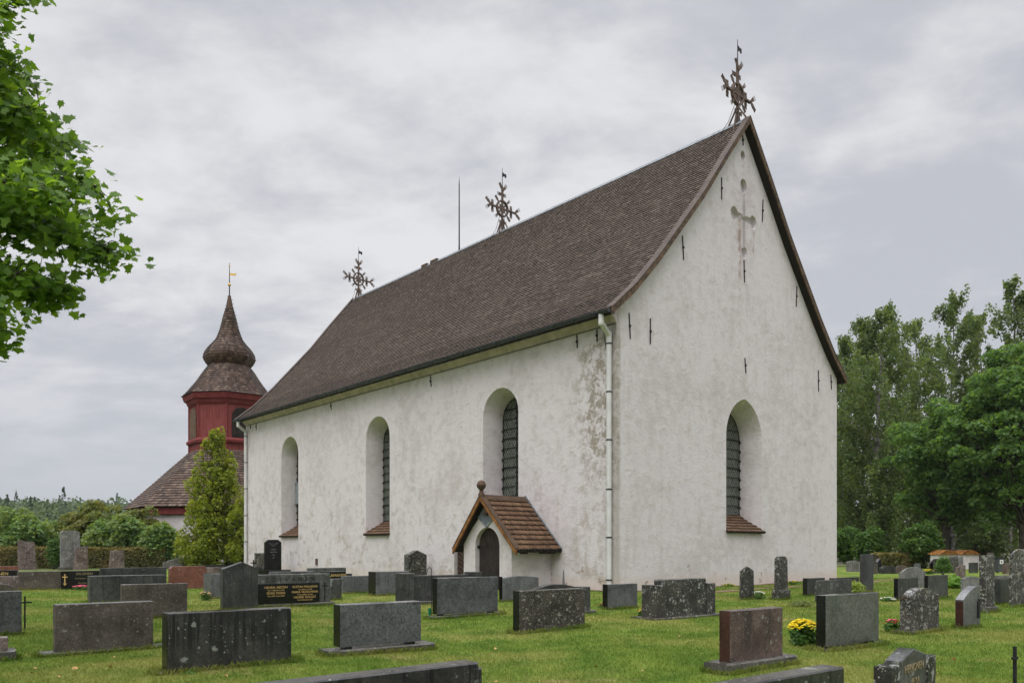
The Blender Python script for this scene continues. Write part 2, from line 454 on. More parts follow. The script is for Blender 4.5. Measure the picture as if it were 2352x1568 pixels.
def blade_mat():
    m, b, p = new_mat('grass_blade')
    pos = b.node('ShaderNodeNewGeometry').outputs['Position']
    col, n3 = grass_cols(b, pos)
    t = b.attr('tint')
    col = b.mix(b.m('MULTIPLY', b.ss(t, 0.78, 1.0), 0.6), col, (0.27, 0.25, 0.10))
    col = b.mix(b.ss(t, 0.0, 0.6), b.vm('MULTIPLY', col, (0.82, 0.85, 0.8)), b.vm('MULTIPLY', col, (1.2, 1.18, 1.1)))
    b.put(p.inputs['Base Color'], col); p.inputs['Roughness'].default_value = 0.6; p.inputs['Specular IOR Level'].default_value = 0.25
    tr = b.node('ShaderNodeBsdfTranslucent'); b.put(tr.inputs['Color'], b.vm('MULTIPLY', col, (1.3, 1.3, 0.8)))
    mx = b.node('ShaderNodeMixShader'); mx.inputs[0].default_value = 0.35
    b.t.links.new(p.outputs[0], mx.inputs[1]); b.t.links.new(tr.outputs[0], mx.inputs[2])
    out = [n for n in b.t.nodes if n.type == 'OUTPUT_MATERIAL'][0]; b.t.links.new(mx.outputs[0], out.inputs[0])
    return m


M = {}
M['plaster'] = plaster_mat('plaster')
M['plaster_porch'] = plaster_mat('plaster_porch', False)
M['cornice'] = plain('cornice_lime', (0.55, 0.45, 0.50), 0.9, 0.1, 2.5, 0.2)
M['shingle'] = shingle_mat('tarred_shingle', (0.080, 0.055, 0.041), (0.142, 0.100, 0.075), (0.25, 0.195, 0.153), 0.58)
M['shingle_warm'] = shingle_mat('tarred_shingle_warm', (0.07, 0.035, 0.017), (0.14, 0.073, 0.036), (0.20, 0.115, 0.062))
M['shingle_tower'] = shingle_mat('grey_shingle', (0.06, 0.036, 0.026), (0.125, 0.077, 0.056), (0.21, 0.148, 0.11), 0.5)
M['deck'] = plain('roof_deck', (0.02, 0.016, 0.013), 0.9)
M['barge'] = wood('barge_wood', (0.045, 0.029, 0.02), (0.17, 0.105, 0.062), grain=(6, 6, 6))
M['barge_cap'] = wood('barge_cap_wood', (0.07, 0.052, 0.045), (0.125, 0.095, 0.08), grain=(5, 5, 5))
M['tar_wood'] = wood('tar_wood', (0.05, 0.03, 0.02), (0.13, 0.08, 0.05))
M['amber_wood'] = wood('amber_wood', (0.12, 0.05, 0.016), (0.31, 0.135, 0.035), grain=(12, 12, 4))
M['door'] = wood('door_wood', (0.012, 0.009, 0.008), (0.045, 0.03, 0.026), grain=(18, 18, 3))
M['door_brown'] = wood('door_brown', (0.035, 0.022, 0.015), (0.10, 0.065, 0.045), grain=(14, 14, 14))
M['iron'] = plain('iron', (0.012, 0.011, 0.011), 0.6, 0.2, 12)
M['rust'] = plain('rusty_iron', (0.09, 0.06, 0.048), 0.85, 0.3, 5)
M['cross_wood'] = wood('cross_wood', (0.075, 0.053, 0.043), (0.19, 0.132, 0.106), grain=(9, 9, 9))
M['gutter'] = plain('gutter_metal', (0.022, 0.028, 0.034), 0.4, 0.2, 6, 0, 0.0, 0.5)
M['pipe'] = plain('white_pipe', (0.62, 0.61, 0.61), 0.45, 0.04, 3)
M['lead'] = plain('lead_flashing', (0.22, 0.24, 0.26), 0.5, 0.15, 6)
M['glass'] = glass_mat('leaded_glass')
M['slate_board'] = wood('slate_board', (0.10, 0.12, 0.14), (0.19, 0.215, 0.24), grain=(16, 16, 3))
M['red_wood'] = wood('red_boards', (0.165, 0.030, 0.028), (0.26, 0.066, 0.06), 0.8, (14, 14, 0.6))
M['red_trim'] = wood('red_trim', (0.15, 0.024, 0.022), (0.21, 0.042, 0.038), 0.8, (5, 5, 5))
M['white_trim'] = plain('weathered_white', (0.42, 0.35, 0.32), 0.8)
M['shutter'] = wood('shutter_wood', (0.07, 0.045, 0.025), (0.21, 0.14, 0.085), grain=(20, 20, 1.4))
M['shutter_dark'] = wood('shutter_dark', (0.010, 0.007, 0.006), (0.03, 0.021, 0.016), grain=(20, 20, 1.4))
M['gold'] = plain('gilding', (0.72, 0.46, 0.13), 0.4, 0.15, 20, 0, 0.6)
M['gold_paint'] = plain('gold_paint', (0.62, 0.42, 0.16), 0.5, 0.1, 40)
M['gold_dull'] = plain('gold_dull', (0.30, 0.24, 0.13), 0.6, 0.15, 40)
M['letter_dark'] = plain('letter_dark', (0.012, 0.013, 0.012), 0.6)
M['letter_pale'] = plain('letter_pale', (0.2, 0.2, 0.2), 0.7)

M['ground'] = ground_mat(); M['blade'] = blade_mat()
M['path'] = plain('path_gravel', (0.25, 0.155, 0.115), 0.95, 0.25, 14, 0.6)
M['hill'] = plain('hill_ground', (0.05, 0.08, 0.03), 0.95, 0.3, 0.05)

M['st_brown'] = stone('weathered_brown', (0.070, 0.056, 0.045), (0.112, 0.092, 0.075), 0.6, 0.5, 0.16, (0.3, 0.31, 0.28), 9, 0.25, 0.35)
M['st_black'] = stone('wet_black', (0.021, 0.021, 0.019), (0.044, 0.042, 0.038), 0.42, 0.8, 0.17, (0.29, 0.31, 0.27), 8, 0.97)
M['st_grey'] = stone('polished_grey', (0.085, 0.089, 0.092), (0.115, 0.118, 0.122), 0.36, 0.35, 0.0, pits=0.85, bump=0.12)
M['st_grey_dry'] = stone('smooth_grey', (0.104, 0.107, 0.111), (0.133, 0.137, 0.141), 0.4, 0.3, 0.0, pits=0.25, streak=0.3, bump=0.1)
M['st_greenish'] = stone('polished_green_grey', (0.092, 0.100, 0.092), (0.122, 0.127, 0.118), 0.34, 0.3, 0.0, pits=0.7, bump=0.1)
M['st_dark'] = stone('dark_granite', (0.031, 0.032, 0.031), (0.067, 0.067, 0.064), 0.45, 0.6, 0.10, (0.27, 0.28, 0.25), 6, 0.5)
M['st_dark_mottled'] = stone('dark_mottled', (0.037, 0.037, 0.036), (0.074, 0.074, 0.072), 0.5, 0.5, 0.28, (0.26, 0.27, 0.26), 6, 0.55)
M['st_lichen'] = stone('lichen_dark', (0.022, 0.021, 0.018), (0.056, 0.050, 0.043), 0.55, 0.7, 0.42, (0.42, 0.43, 0.38), 11, 0.2, bump=0.5)
M['st_lichen_heavy'] = stone('lichen_heavy', (0.021, 0.019, 0.017), (0.059, 0.054, 0.047), 0.65, 0.6, 0.68, (0.40, 0.40, 0.36), 9, 0.15, bump=0.7, orange=0.12)
M['st_lichen_brown'] = stone('lichen_brown', (0.030, 0.025, 0.019), (0.061, 0.052, 0.038), 0.6, 0.6, 0.40, (0.36, 0.35, 0.30), 14, 0.35, bump=0.4)
M['st_red'] = stone('red_granite_rough', (0.066, 0.042, 0.036), (0.13, 0.086, 0.075), 0.55, 0.95, 0.26, (0.30, 0.31, 0.26), 11, 0.4, bump=0.6)
M['st_red_smooth'] = stone('red_granite_smooth', (0.155, 0.056, 0.037), (0.204, 0.081, 0.058), 0.35, 0.5, 0.0, bump=0.08)
M['st_redbrown_end'] = stone('red_brown_polished', (0.04, 0.016, 0.011), (0.07, 0.027, 0.019), 0.35, 0.8, 0.0, bump=0.1)
M['st_mid'] = stone('mid_grey_granite', (0.058, 0.059, 0.055), (0.10, 0.10, 0.094), 0.5, 0.6, 0.2, (0.27, 0.28, 0.25), 9, 0.5)
M['st_pink'] = stone('pink_rough', (0.118, 0.085, 0.074), (0.200, 0.152, 0.137), 0.75, 0.6, 0.35, (0.33, 0.31, 0.28), 5, 0.3, bump=0.8)
M['st_paleg'] = stone('pale_grey_rough', (0.141, 0.137, 0.133), (0.215, 0.207, 0.200), 0.7, 0.6, 0.25, (0.36, 0.36, 0.33), 6, 0.3, bump=0.5)
M['st_plinth'] = stone('plinth_grey', (0.052, 0.050, 0.043), (0.105, 0.098, 0.085), 0.75, 0.5, 0.3, (0.33, 0.33, 0.3), 6, 0, 0, 0.3, bump=0.7)
M['st_jet'] = stone('jet_polished', (0.005, 0.005, 0.005), (0.010, 0.010, 0.010), 0.25, 0.3, 0.0, bump=0.05, moss=0.05)
M['st_anthracite'] = stone('anthracite_rough', (0.041, 0.041, 0.044), (0.067, 0.067, 0.070), 0.6, 0.5, 0.0, bump=0.7)

M['lf_maple'] = leaf_mat('maple_leaf', (0.06, 0.135, 0.014), (0.18, 0.31, 0.04), None, 0.55, 0.45)
M['lf_darkmaple'] = leaf_mat('dark_maple_leaf', (0.06, 0.13, 0.038), (0.15, 0.26, 0.085), (0.12, 0.21, 0.046), 0.5)
M['lf_birch'] = leaf_mat('birch_leaf', (0.072, 0.12, 0.042), (0.155, 0.22, 0.08), (0.165, 0.215, 0.066), 0.45)
M['lf_thuja'] = leaf_mat('yellow_green_leaf', (0.13, 0.185, 0.02), (0.31, 0.345, 0.045), (0.165, 0.23, 0.028), 0.45)
M['lf_lilac'] = leaf_mat('lilac_leaf', (0.08, 0.16, 0.048), (0.20, 0.30, 0.10), (0.25, 0.29, 0.11), 0.4)
M['lf_olive'] = leaf_mat('olive_leaf', (0.10, 0.135, 0.035), (0.19, 0.22, 0.06), (0.21, 0.19, 0.07), 0.4)
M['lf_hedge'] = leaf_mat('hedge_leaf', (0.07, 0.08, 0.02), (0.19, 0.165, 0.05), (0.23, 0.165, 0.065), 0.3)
M['lf_bush'] = leaf_mat('bush_leaf', (0.035, 0.095, 0.02), (0.095, 0.18, 0.035), (0.11, 0.16, 0.035), 0.4)
M['lf_conifer'] = leaf_mat('conifer_leaf', (0.05, 0.12, 0.02), (0.09, 0.17, 0.03), None, 0.2)
M['lf_wood'] = leaf_mat('far_wood_leaf', (0.034, 0.064, 0.026), (0.105, 0.155, 0.055), None, 0.2)
M['lf_plant'] = leaf_mat('plant_leaf', (0.035, 0.10, 0.018), (0.10, 0.20, 0.03), None, 0.35)
M['lf_fern'] = leaf_mat('fern_leaf', (0.16, 0.24, 0.03), (0.30, 0.36, 0.08), None, 0.4)
M['lf_hosta'] = leaf_mat('hosta_leaf', (0.09, 0.20, 0.02), (0.19, 0.33, 0.05), None, 0.35)
M['fl_yellow'] = plain('yellow_petal', (0.80, 0.60, 0.010), 0.6, 0.1, 30)
M['fl_white'] = plain('white_petal', (0.75, 0.73, 0.66), 0.6, 0.05, 30)
M['fl_pink'] = plain('pink_petal', (0.65, 0.10, 0.18), 0.6, 0.15, 30)
M['fl_red'] = plain('red_petal', (0.5, 0.05, 0.04), 0.6, 0.15, 30)
M['fl_peach'] = plain('peach_petal', (0.62, 0.38, 0.2), 0.6, 0.15, 30)
M['fl_blue'] = plain('lupin_petal', (0.07, 0.075, 0.11), 0.6, 0.2, 30)
M['bark'] = wood('bark', (0.035, 0.028, 0.022), (0.085, 0.07, 0.055), 0.9, (9, 9, 2.5), 0.8)
M['birch_bark'] = wood('birch_bark', (0.05, 0.045, 0.04), (0.3, 0.28, 0.26), 0.85, (3, 3, 4), 0.5)
M['moss_roof'] = plain('mossy_tile', (0.20, 0.085, 0.018), 0.95, 0.35, 6, 0.8)
M['bin'] = plain('bin_plastic', (0.075, 0.08, 0.09), 0.5)
M['bin_lid'] = plain('bin_lid', (0.03, 0.032, 0.036), 0.5)
M['sticker'] = plain('sticker', (0.75, 0.75, 0.73), 0.6, 0.03)
M['cup_green'] = plain('green_plastic', (0.01, 0.22, 0.12), 0.4, 0.1)

rng = np.random.RandomState(7)


# ------------------------------------------------------------------ shingles
class Shingles:
    """rows of wooden shingles, each a thin wedge with its own tone"""
    def __init__(self, seed=1):
        self.V = []; self.F = []; self.T = []; self.n = 0; self.r = np.random.RandomState(seed)
    def row(self, A0, B0, A1, B1, width, lift=0.04, over=0.35, rounded=False, tint=(0, 1), jit=0.012):
        A0, B0, A1, B1 = [np.array(q, dtype=float) for q in (A0, B0, A1, B1)]
        n = max(1, int(round(np.linalg.norm(B0 - A0) / width)))
        nrm = np.cross(B0 - A0, A1 - A0); nn = np.linalg.norm(nrm)
        if nn < 1e-9: nrm = np.cross(B0 - A0, B1 - A0); nn = np.linalg.norm(nrm)
        nrm /= nn
        ph = self.r.rand()
        e = np.linspace(0, 1, n + 1); e[1:-1] += (self.r.rand(n - 1) - .5) * .3 / n + (ph - .5) * .8 / n if n > 2 else 0
        t0 = e[:-1][:, None] + .015 / n; t1 = e[1:][:, None] - .015 / n
        up = ((A1 + B1) - (A0 + B0)) / 2; ul = np.linalg.norm(up); ud = up / max(ul, 1e-6)
        j = ((self.r.rand(n) - .5) * 2 * jit)[:, None]
        lf = (lift * (0.93 + .14 * self.r.rand(n)))[:, None]
        L0 = A0 + (B0 - A0) * t0 + ud * j; L1 = A0 + (B0 - A0) * t1 + ud * j
        U0 = A1 + (B1 - A1) * t0 + ud * over * ul * .3; U1 = A1 + (B1 - A1) * t1 + ud * over * ul * .3
        tt = tint[0] + (tint[1] - tint[0]) * self.r.rand(n)
        b = self.n
        if not rounded:
            V = np.stack([U0, U1, L1 + nrm * lf, L0 + nrm * lf, L1, L0], 1).reshape(-1, 3)
            i = b + 6 * np.arange(n)[:, None]
            self.F.append(np.concatenate([i + np.array([[0, 3, 2, 1]]), i + np.array([[3, 5, 4, 2]])]))
            self.F.append(np.concatenate([i + np.array([[0, 5, 3]]), i + np.array([[1, 2, 4]])]))
            self.T += [tt, -np.ones(n), np.tile(tt, 2)]
            self.n += 6 * n
        else:
            c = ud * ul * .22; Lm0 = L0 * .72 + L1 * .28; Lm1 = L0 * .28 + L1 * .72
            a, d = L0 + c, L1 + c
            V = np.stack([U0, U1, d + nrm * lf, Lm1 + nrm * lf, Lm0 + nrm * lf, a + nrm * lf, d, Lm1, Lm0, a], 1).reshape(-1, 3)
            i = b + 10 * np.arange(n)[:, None]
            self.F.append(i + np.array([[0, 5, 4, 3, 2, 1]]))
            self.F.append(np.concatenate([i + np.array([[2, 3, 7, 6]]), i + np.array([[3, 4, 8, 7]]), i + np.array([[4, 5, 9, 8]])]))
            self.F.append(np.concatenate([i + np.array([[0, 9, 5]]), i + np.array([[1, 2, 6]])]))
            self.T += [tt, -np.ones(3 * n), np.tile(tt, 2)]
            self.n += 10 * n
        self.V.append(V)
    def patch(self, A0, B0, A1, B1, exposure, width, **kw):
        A0, B0, A1, B1 = [np.array(q, dtype=float) for q in (A0, B0, A1, B1)]
        k = max(1, int(round(np.linalg.norm((A1 + B1) / 2 - (A0 + B0) / 2) / exposure)))
        for i in range(k):
            s, t = i / k, (i + 1) / k
            self.row(A0 + (A1 - A0) * s, B0 + (B1 - B0) * s, A0 + (A1 - A0) * t, B0 + (B1 - B0) * t, width, **kw)
    def mesh(self):
        return np_mesh(np.concatenate(self.V), self.F, np.concatenate(self.T))


# ------------------------------------------------------------------ ground
def gh(x, y):
    return 0.018 * np.sin(0.9 * x + 0.4 * y) + 0.014 * np.sin(0.33 * x - 1.1 * y + 1.3)


def build_ground():
    xs = np.concatenate([np.linspace(-400, -45, 14), np.linspace(-40, 45, 120), np.linspace(50, 400, 14)])
    ys = np.concatenate([np.linspace(-120, -8, 8), np.linspace(-5, 75, 120), np.linspace(80, 420, 18)])
    X, Y = np.meshgrid(xs, ys)
    fade = np.clip(1 - np.maximum(np.abs(X) - 30, 0) / 20, 0, 1) * np.clip(1 - np.maximum(np.abs(Y - 35) - 32, 0) / 20, 0, 1)
    Z = gh(X, Y) * fade
    V = np.stack([X, Y, Z], -1).reshape(-1, 3)
    i = (np.arange(len(ys) - 1)[:, None] * len(xs) + np.arange(len(xs) - 1)[None, :]).reshape(-1)
    F = np.stack([i, i + 1, i + 1 + len(xs), i + len(xs)], 1)
    tag(obj('ground', np_mesh(V, F), M['ground'], smooth=True), kind='structure')
    # far wooded rise
    xs = np.linspace(-1500, 1500, 60); ys = np.concatenate([[180], np.linspace(230, 1500, 24)])
    X, Y = np.meshgrid(xs, ys)
    Z = hill_z(X, Y)
    V = np.stack([X, Y, Z], -1).reshape(-1, 3)
    i = (np.arange(len(ys) - 1)[:, None] * len(xs) + np.arange(len(xs) - 1)[None, :]).reshape(-1)
    F = np.stack([i, i + 1, i + 1 + len(xs), i + len(xs)], 1)
    tag(obj('hills', np_mesh(V, F), M['hill'], smooth=True), kind='structure')


def hill_z(X, Y):
    t = np.clip((Y - 180) / 320, 0, 1); t = t * t * (3 - 2 * t)
    left = np.clip((120 - X) / 260, 0, 1)
    return -0.6 + t * (4 + 16 * left) + 1.2 * np.sin(X * 0.013) * t


build_ground()


# ------------------------------------------------------------------ church
church = empty('church', (CX, CY, 0), TH)
tag(church, 'large whitewashed medieval church with steep curved brown shingle roof', 'church')
RX = 8.3
HALF = [(0, 10.1), (1.25, 11.14), (2.67, 12.57), (3.97, 14.04), (5.59, 15.87), (7.06, 17.76), (8.63, 19.69), (8.95, 20.08)]
OV = 0.32                                     # overhang at the gables


def roof_at(s):
    return float(np.interp(s, [h[0] for h in HALF], [h[1] for h in HALF]))


def arch_poly(c, half, z0, top, pointed=False, n=14):
    pts = [(c - half, z0), (c + half, z0)]
    if not pointed:
        sp = top - half
        pts += [(c + half * math.cos(math.pi * i / n), sp + half * math.sin(math.pi * i / n)) for i in range(n + 1)]
    else:
        rise = half * 1.22; sp = top - rise; rr = (rise * rise + half * half) / (2 * half); a1 = math.asin(min(1, rise / rr))
        pts += [(c + half - rr + rr * math.cos(a1 * i / n), sp + rr * math.sin(a1 * i / n)) for i in range(n + 1)]
        pts += [(c - half + rr - rr * math.cos(a1 * i / n), sp + rr * math.sin(a1 * i / n)) for i in reversed(range(n))]
    return pts


def build_wall():
    mb = MB()
    prof = []
    for k in range(13):
        s = 0.65 + (8.95 - .65) * k / 12; prof.append((-.65 + s, roof_at(s) - .22))
    left = prof; right = [(2 * RX - x, z) for x, z in reversed(prof[:-1])]
    xr = [(x, z) for x, z in right if x < CW]
    poly = [(0, -.6), (CW, -.6), (CW, roof_at(2 * RX - CW + .65) - .22)] + list(reversed(xr)) + list(reversed(left))
    # order: bottom, right eave, up to ridge, down to left eave
    poly = [(0, -.6), (CW, -.6), (CW, roof_at(2 * RX - CW + .65) - .22)] + sorted(xr, key=lambda p: -p[0]) + sorted(left, key=lambda p: -p[0])
    cl = []
    for p in poly:
        if not cl or (abs(p[0] - cl[-1][0]) + abs(p[1] - cl[-1][1])) > 1e-3: cl.append(p)
    mb.prism(cl, 'y', 0, CL)
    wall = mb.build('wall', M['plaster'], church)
    cut = MB(); cut2 = MB()
    # splayed window niches of the long wall: splay, then a straight inner part
    for c in WIN_Y:
        o = arch_poly(c, 1.15, 2.25, 8.4); i_ = arch_poly(c, .93, 2.65, 8.12)
        k = (-.3) / .65
        oo = [(a + (a - b2) * .3 / .65, z + (z - z2) * .3 / .65) for (a, z), (b2, z2) in zip(o, i_)]
        cut.loft([(-.3, a, z) for a, z in oo], [(.65, a, z) for a, z in i_])
        cut2.loft([(.60, a, z) for a, z in i_], [(1.0, a, z) for a, z in i_])
    o = arch_poly(8.45, 1.41, 2.25, 8.07, True); i_ = arch_poly(8.45, 1.12, 2.7, 7.72, True)
    oo = [(a + (a - b2) * .3 / .65, z + (z - z2) * .3 / .65) for (a, z), (b2, z2) in zip(o, i_)]
    cut.loft([(a, -.3, z) for a, z in oo], [(a, .65, z) for a, z in i_])
    cut2.loft([(a, .60, z) for a, z in i_], [(a, 1.0, z) for a, z in i_])
    # side door beside the porch
    cut.prism(arch_poly(9.0, .68, -.2, 2.22), 'x', -.3, .28)
    # round hole near the gable's top, and the sunk cross with lobed ends
    cut.prism([(8.32 + .17 * math.cos(t), 18.62 + .2 * math.sin(t)) for t in np.linspace(0, 2 * math.pi, 20)[:-1]], 'y', -.3, .4)
    d = .2
    c3 = []
    def piece(poly):
        q = MB(); q.prism(poly, 'y', -.3, d); c3.append(q)
    piece([(8.30, 14.6), (8.50, 14.6), (8.50, 17.15), (8.30, 17.15)])
    for cx, cz, rx, rz in ((8.38, 17.3, .26, .31), (8.42, 14.42, .24, .27)):
        piece([(cx + rx * math.cos(t), cz + rz * math.sin(t)) for t in np.linspace(0, 2 * math.pi, 22)[:-1]])
    piece([(7.75, 15.80), (9.05, 15.80), (9.05, 16.06), (7.75, 16.06)])
    for cx, sgn in ((7.66, -1), (9.14, 1)):
        piece([(cx + .27 * math.cos(t), 15.93 + .30 * math.sin(t)) for t in np.linspace(0, 2 * math.pi, 22)[:-1]])
    tmp = []
    for q in [cut, cut2] + c3:
        tmp.append(obj('cutter', q.mesh(), None, church))
    for co in tmp:
        md = wall.modifiers.new('b', 'BOOLEAN'); md.operation = 'DIFFERENCE'; md.object = co; md.solver = 'EXACT'; md.use_self = True
    dg = bpy.context.evaluated_depsgraph_get(); dg.update()
    me = bpy.data.meshes.new_from_object(wall.evaluated_get(dg))
    wall.modifiers.clear(); old = wall.data; wall.data = me; me.name = 'wall'; bpy.data.meshes.remove(old)
    if not me.materials: me.materials.append(M['plaster'])
    for co in tmp:
        cm = co.data; bpy.data.objects.remove(co); bpy.data.meshes.remove(cm)
    for p in me.polygons: p.use_smooth = True
    me.set_sharp_from_angle(angle=R(32))


WIN_Y = (6.47, 16.18, 26.2)
build_wall()


def window(axis, c, half, z0, z1, top, pointed):
    """pane at the bottom of the niche, iron bars in front of it, shingled sill"""
    d = .97
    def P(s, dd, z): return (dd, s, z) if axis == 'x' else (s, dd, z)
    poly = arch_poly(c, half - .004, z0 + .004, top - .004, pointed)
    mb = MB(); mb.prism(poly, axis, d, d + .02)
    pane = mb.build('window', M['glass'], church)
    fr = MB()
    fr.bar(P(c, d - .03, z0), P(c, d - .03, top - .04), .035, .035)
    zz = z0 + .38; k = 0
    while zz < top - half * .5:
        w = half
        if zz > top - half * (1.22 if pointed else 1.0):
            w = max(x for x, z in [(abs(a - c), b) for a, b in poly] if abs(z - zz) < .35) if any(abs(b - zz) < .35 for a, b in poly) else half * .6
        th = .05 if k % 3 == 2 else .02
        fr.bar(P(c - w + .01, d - .035, zz), P(c + w - .01, d - .035, zz), .03, th)
        zz += .42; k += 1
    # edge beading with lead ties along the jambs
    pts = poly[1:] + poly[:1]
    for a, b in zip(pts[:-1], pts[1:]):
        fr.bar(P(a[0], d - .01, a[1]), P(b[0], d - .01, b[1]), .03, .03)
    for sg in (-1, 1):
        for q in np.arange(z0 + .3, top - half * 1.2, .42):
            fr.bar(P(c + sg * (half - .03), d - .06, q - .035), P(c + sg * (half - .03), d - .06, q + .035), .07, .05)
    fr.build('window_frame', M['iron'], pane)
    return pane


panes = []
for c in WIN_Y: panes.append(window('x', c, .93, 2.65, 0, 8.12, False))
gpane = window('y', 8.45, 1.12, 2.7, 0, 7.72, True)


def sill(axis, c, h_in, h_out, zin, zout, parent, seed):
    sh = Shingles(seed)
    def P(s, d, z): return (d, s, z) if axis == 'x' else (s, d, z)
    o = -.16; i = .95
    a0, b0 = (c + h_out, c - h_out) if axis == 'x' else (c - h_out, c + h_out)
    a1, b1 = (c + h_in, c - h_in) if axis == 'x' else (c - h_in, c + h_in)
    sh.patch(P(a0, o, zout), P(b0, o, zout), P(a1, i, zin), P(b1, i, zin), .24, .12, lift=.045, jit=.015)
    me = sh.mesh()
    s = obj('sill', me, M['shingle_warm'], parent)
    mb = MB()
    mb.loft([P(a0, o + .01, zout - .06), P(b0, o + .01, zout - .06), P(b0, o + .01, zout - .005), P(a0, o + .01, zout - .005)],
            [P(a1, i, zin - .06), P(b1, i, zin - .06), P(b1, i, zin - .005), P(a1, i, zin - .005)])
    mb.build('sill_board', M['deck'], parent)


for k, c in enumerate(WIN_Y): sill('x', c, .93, 1.17, 2.98, 2.3, panes[k], 11 + k)
sill('y', 8.45, 1.14, 1.45, 3.06, 2.3, gpane, 17)
mb = MB(); mb.box((.80, 26.2 + .40, 4.4), (.93, 26.2 + .90, 5.6)); mb.box((.77, 26.2 + .38, 5.6), (.95, 26.2 + .92, 5.66)); mb.box((.77, 26.2 + .38, 4.34), (.95, 26.2 + .92, 4.4))
mb.build('ventilation_grille', M['lead'], panes[2])


def build_roof():
    sh = Shingles(3)
    # walk up the curved slope in equal courses
    pts = np.array(HALF); seg = np.linalg.norm(np.diff(pts, axis=0), axis=1); cum = np.concatenate([[0], np.cumsum(seg)])
    n = int(cum[-1] / 0.182)
    q = np.linspace(0, cum[-1], n + 1)
    xs = np.interp(q, cum, pts[:, 0]); zs = np.interp(q, cum, pts[:, 1])
    y0, y1 = -OV + .1, CL + OV - .1
    for k in range(n):
        lo = (-.65 + xs[k], zs[k]); hi = (-.65 + xs[k + 1], zs[k + 1])
        sag = 0.02 * math.sin(k * 0.7)
        tint = (.08 + .12 * rng.rand(), .86 + .14 * rng.rand())
        # broken into lengths so that the courses waver a little
        ys = np.linspace(y1, y0, 9); dz = (rng.rand(9) - .5) * .008
        for a in range(8):
            sh.row((lo[0], ys[a], lo[1] + dz[a]), (lo[0], ys[a + 1], lo[1] + dz[a + 1]), (hi[0], ys[a], hi[1] + dz[a]), (hi[0], ys[a + 1], hi[1] + dz[a + 1]), .155, lift=.042, tint=tint, jit=.008)
        lo2 = (2 * RX - lo[0], lo[1]); hi2 = (2 * RX - hi[0], hi[1])
        sh.row((lo2[0], y0, lo2[1]), (lo2[0], y1, lo2[1]), (hi2[0], y0, hi2[1]), (hi2[0], y1, hi2[1]), .155, lift=.042, tint=tint, jit=.008)
    roof = obj('roof', sh.mesh(), M['shingle'], church)
    # boarding under the shingles
    mb = MB()
    up = [(-.65 + x, z - .012) for x, z in HALF] + [(2 * RX + .65 - x, z - .012) for x, z in reversed(HALF[:-1])]
    dn = [(x, z - .16) for x, z in up]
    for (a, b), (c, d) in zip(zip(up[:-1], up[1:]), zip(dn[:-1], dn[1:])):
        mb.prism([a, b, d, c], 'y', -OV + .02, CL + OV - .02)
    mb.build('roof_boarding', M['deck'], roof)
    mb = MB(); mb.prism([(RX - .16, 19.97), (RX, 20.17), (RX + .16, 19.97), (RX, 20.06)], 'y', -OV + .3, CL + OV - .3)
    mb.build('ridge_cap', M['lead'], roof)
    mb = MB(); mb.box((RX - .14, 22.2, 20.0), (RX + .1, 22.9, 20.22)); mb.build('ridge_board', M['tar_wood'], roof)
    mb = MB(); mb.box((RX - .14, 23.3, 20.0), (RX + .1, 23.9, 20.20)); mb.build('ridge_board', M['tar_wood'], roof)
    # verge boards: face board and sloping cap
    for yv, sgn in ((-OV, -1), (CL + OV, 1)):
        for side in (0, 1):
            face = MB(); cap = MB()
            for (s0, z0), (s1, z1) in zip(HALF[:-1], HALF[1:]):
                if side == 0: xa, xb = -.65 + s0, -.65 + s1
                else: xa, xb = 2 * RX + .65 - s0, 2 * RX + .65 - s1
                face.prism([(xa, z0 + .06), (xb, z1 + .06), (xb, z1 - .20), (xa, z0 - .20)], 'y', yv + sgn * .0, yv + sgn * .06)
                cap.prism([(xa, z0 + .07), (xb, z1 + .07), (xb, z1 + .115), (xa, z0 + .115)], 'y', yv - sgn * .26, yv + sgn * .075)
            face.build('bargeboard', M['barge'], roof); cap.build('bargeboard_cap', M['barge_cap'], roof)
    return roof


roof = build_roof()

# cornice, gutter, downpipes
mb = MB()
mb.prism([(-.004, 9.80), (-.05, 9.82), (-.10, 9.9), (-.20, 10.0), (-.36, 10.06), (-.42, 10.1), (-.42, 10.18), (-.004, 10.30)], 'y', -.02, CL + .02)
mb.build('cornice', M['cornice'], church, sharp=R(50))
mb = MB()
for a in range(7):
    t0 = math.pi + math.pi * a / 7; t1 = math.pi + math.pi * (a + 1) / 7
    ro, ri = .12, .105
    mb.prism([(-.73 + ro * math.cos(t0), 10.08 + ro * math.sin(t0)), (-.73 + ro * math.cos(t1), 10.08 + ro * math.sin(t1)),
              (-.73 + ri * math.cos(t1), 10.08 + ri * math.sin(t1)), (-.73 + ri * math.cos(t0), 10.08 + ri * math.sin(t0))], 'y', -OV, CL + OV)
for yv in np.arange(.3, CL, 1.1): mb.box((-.86, yv, 9.955), (-.45, yv + .03, 10.09))
mb.box((-.85, -OV - .012, 9.96), (-.61, -OV - .002, 10.08))
mb.prism([(-.67, 9.98), (-.42, 9.98), (-.42, 10.09), (-.66, 10.09)], 'y', -OV + .05, CL + OV - .05)
mb.build('gutter', M['gutter'], church)


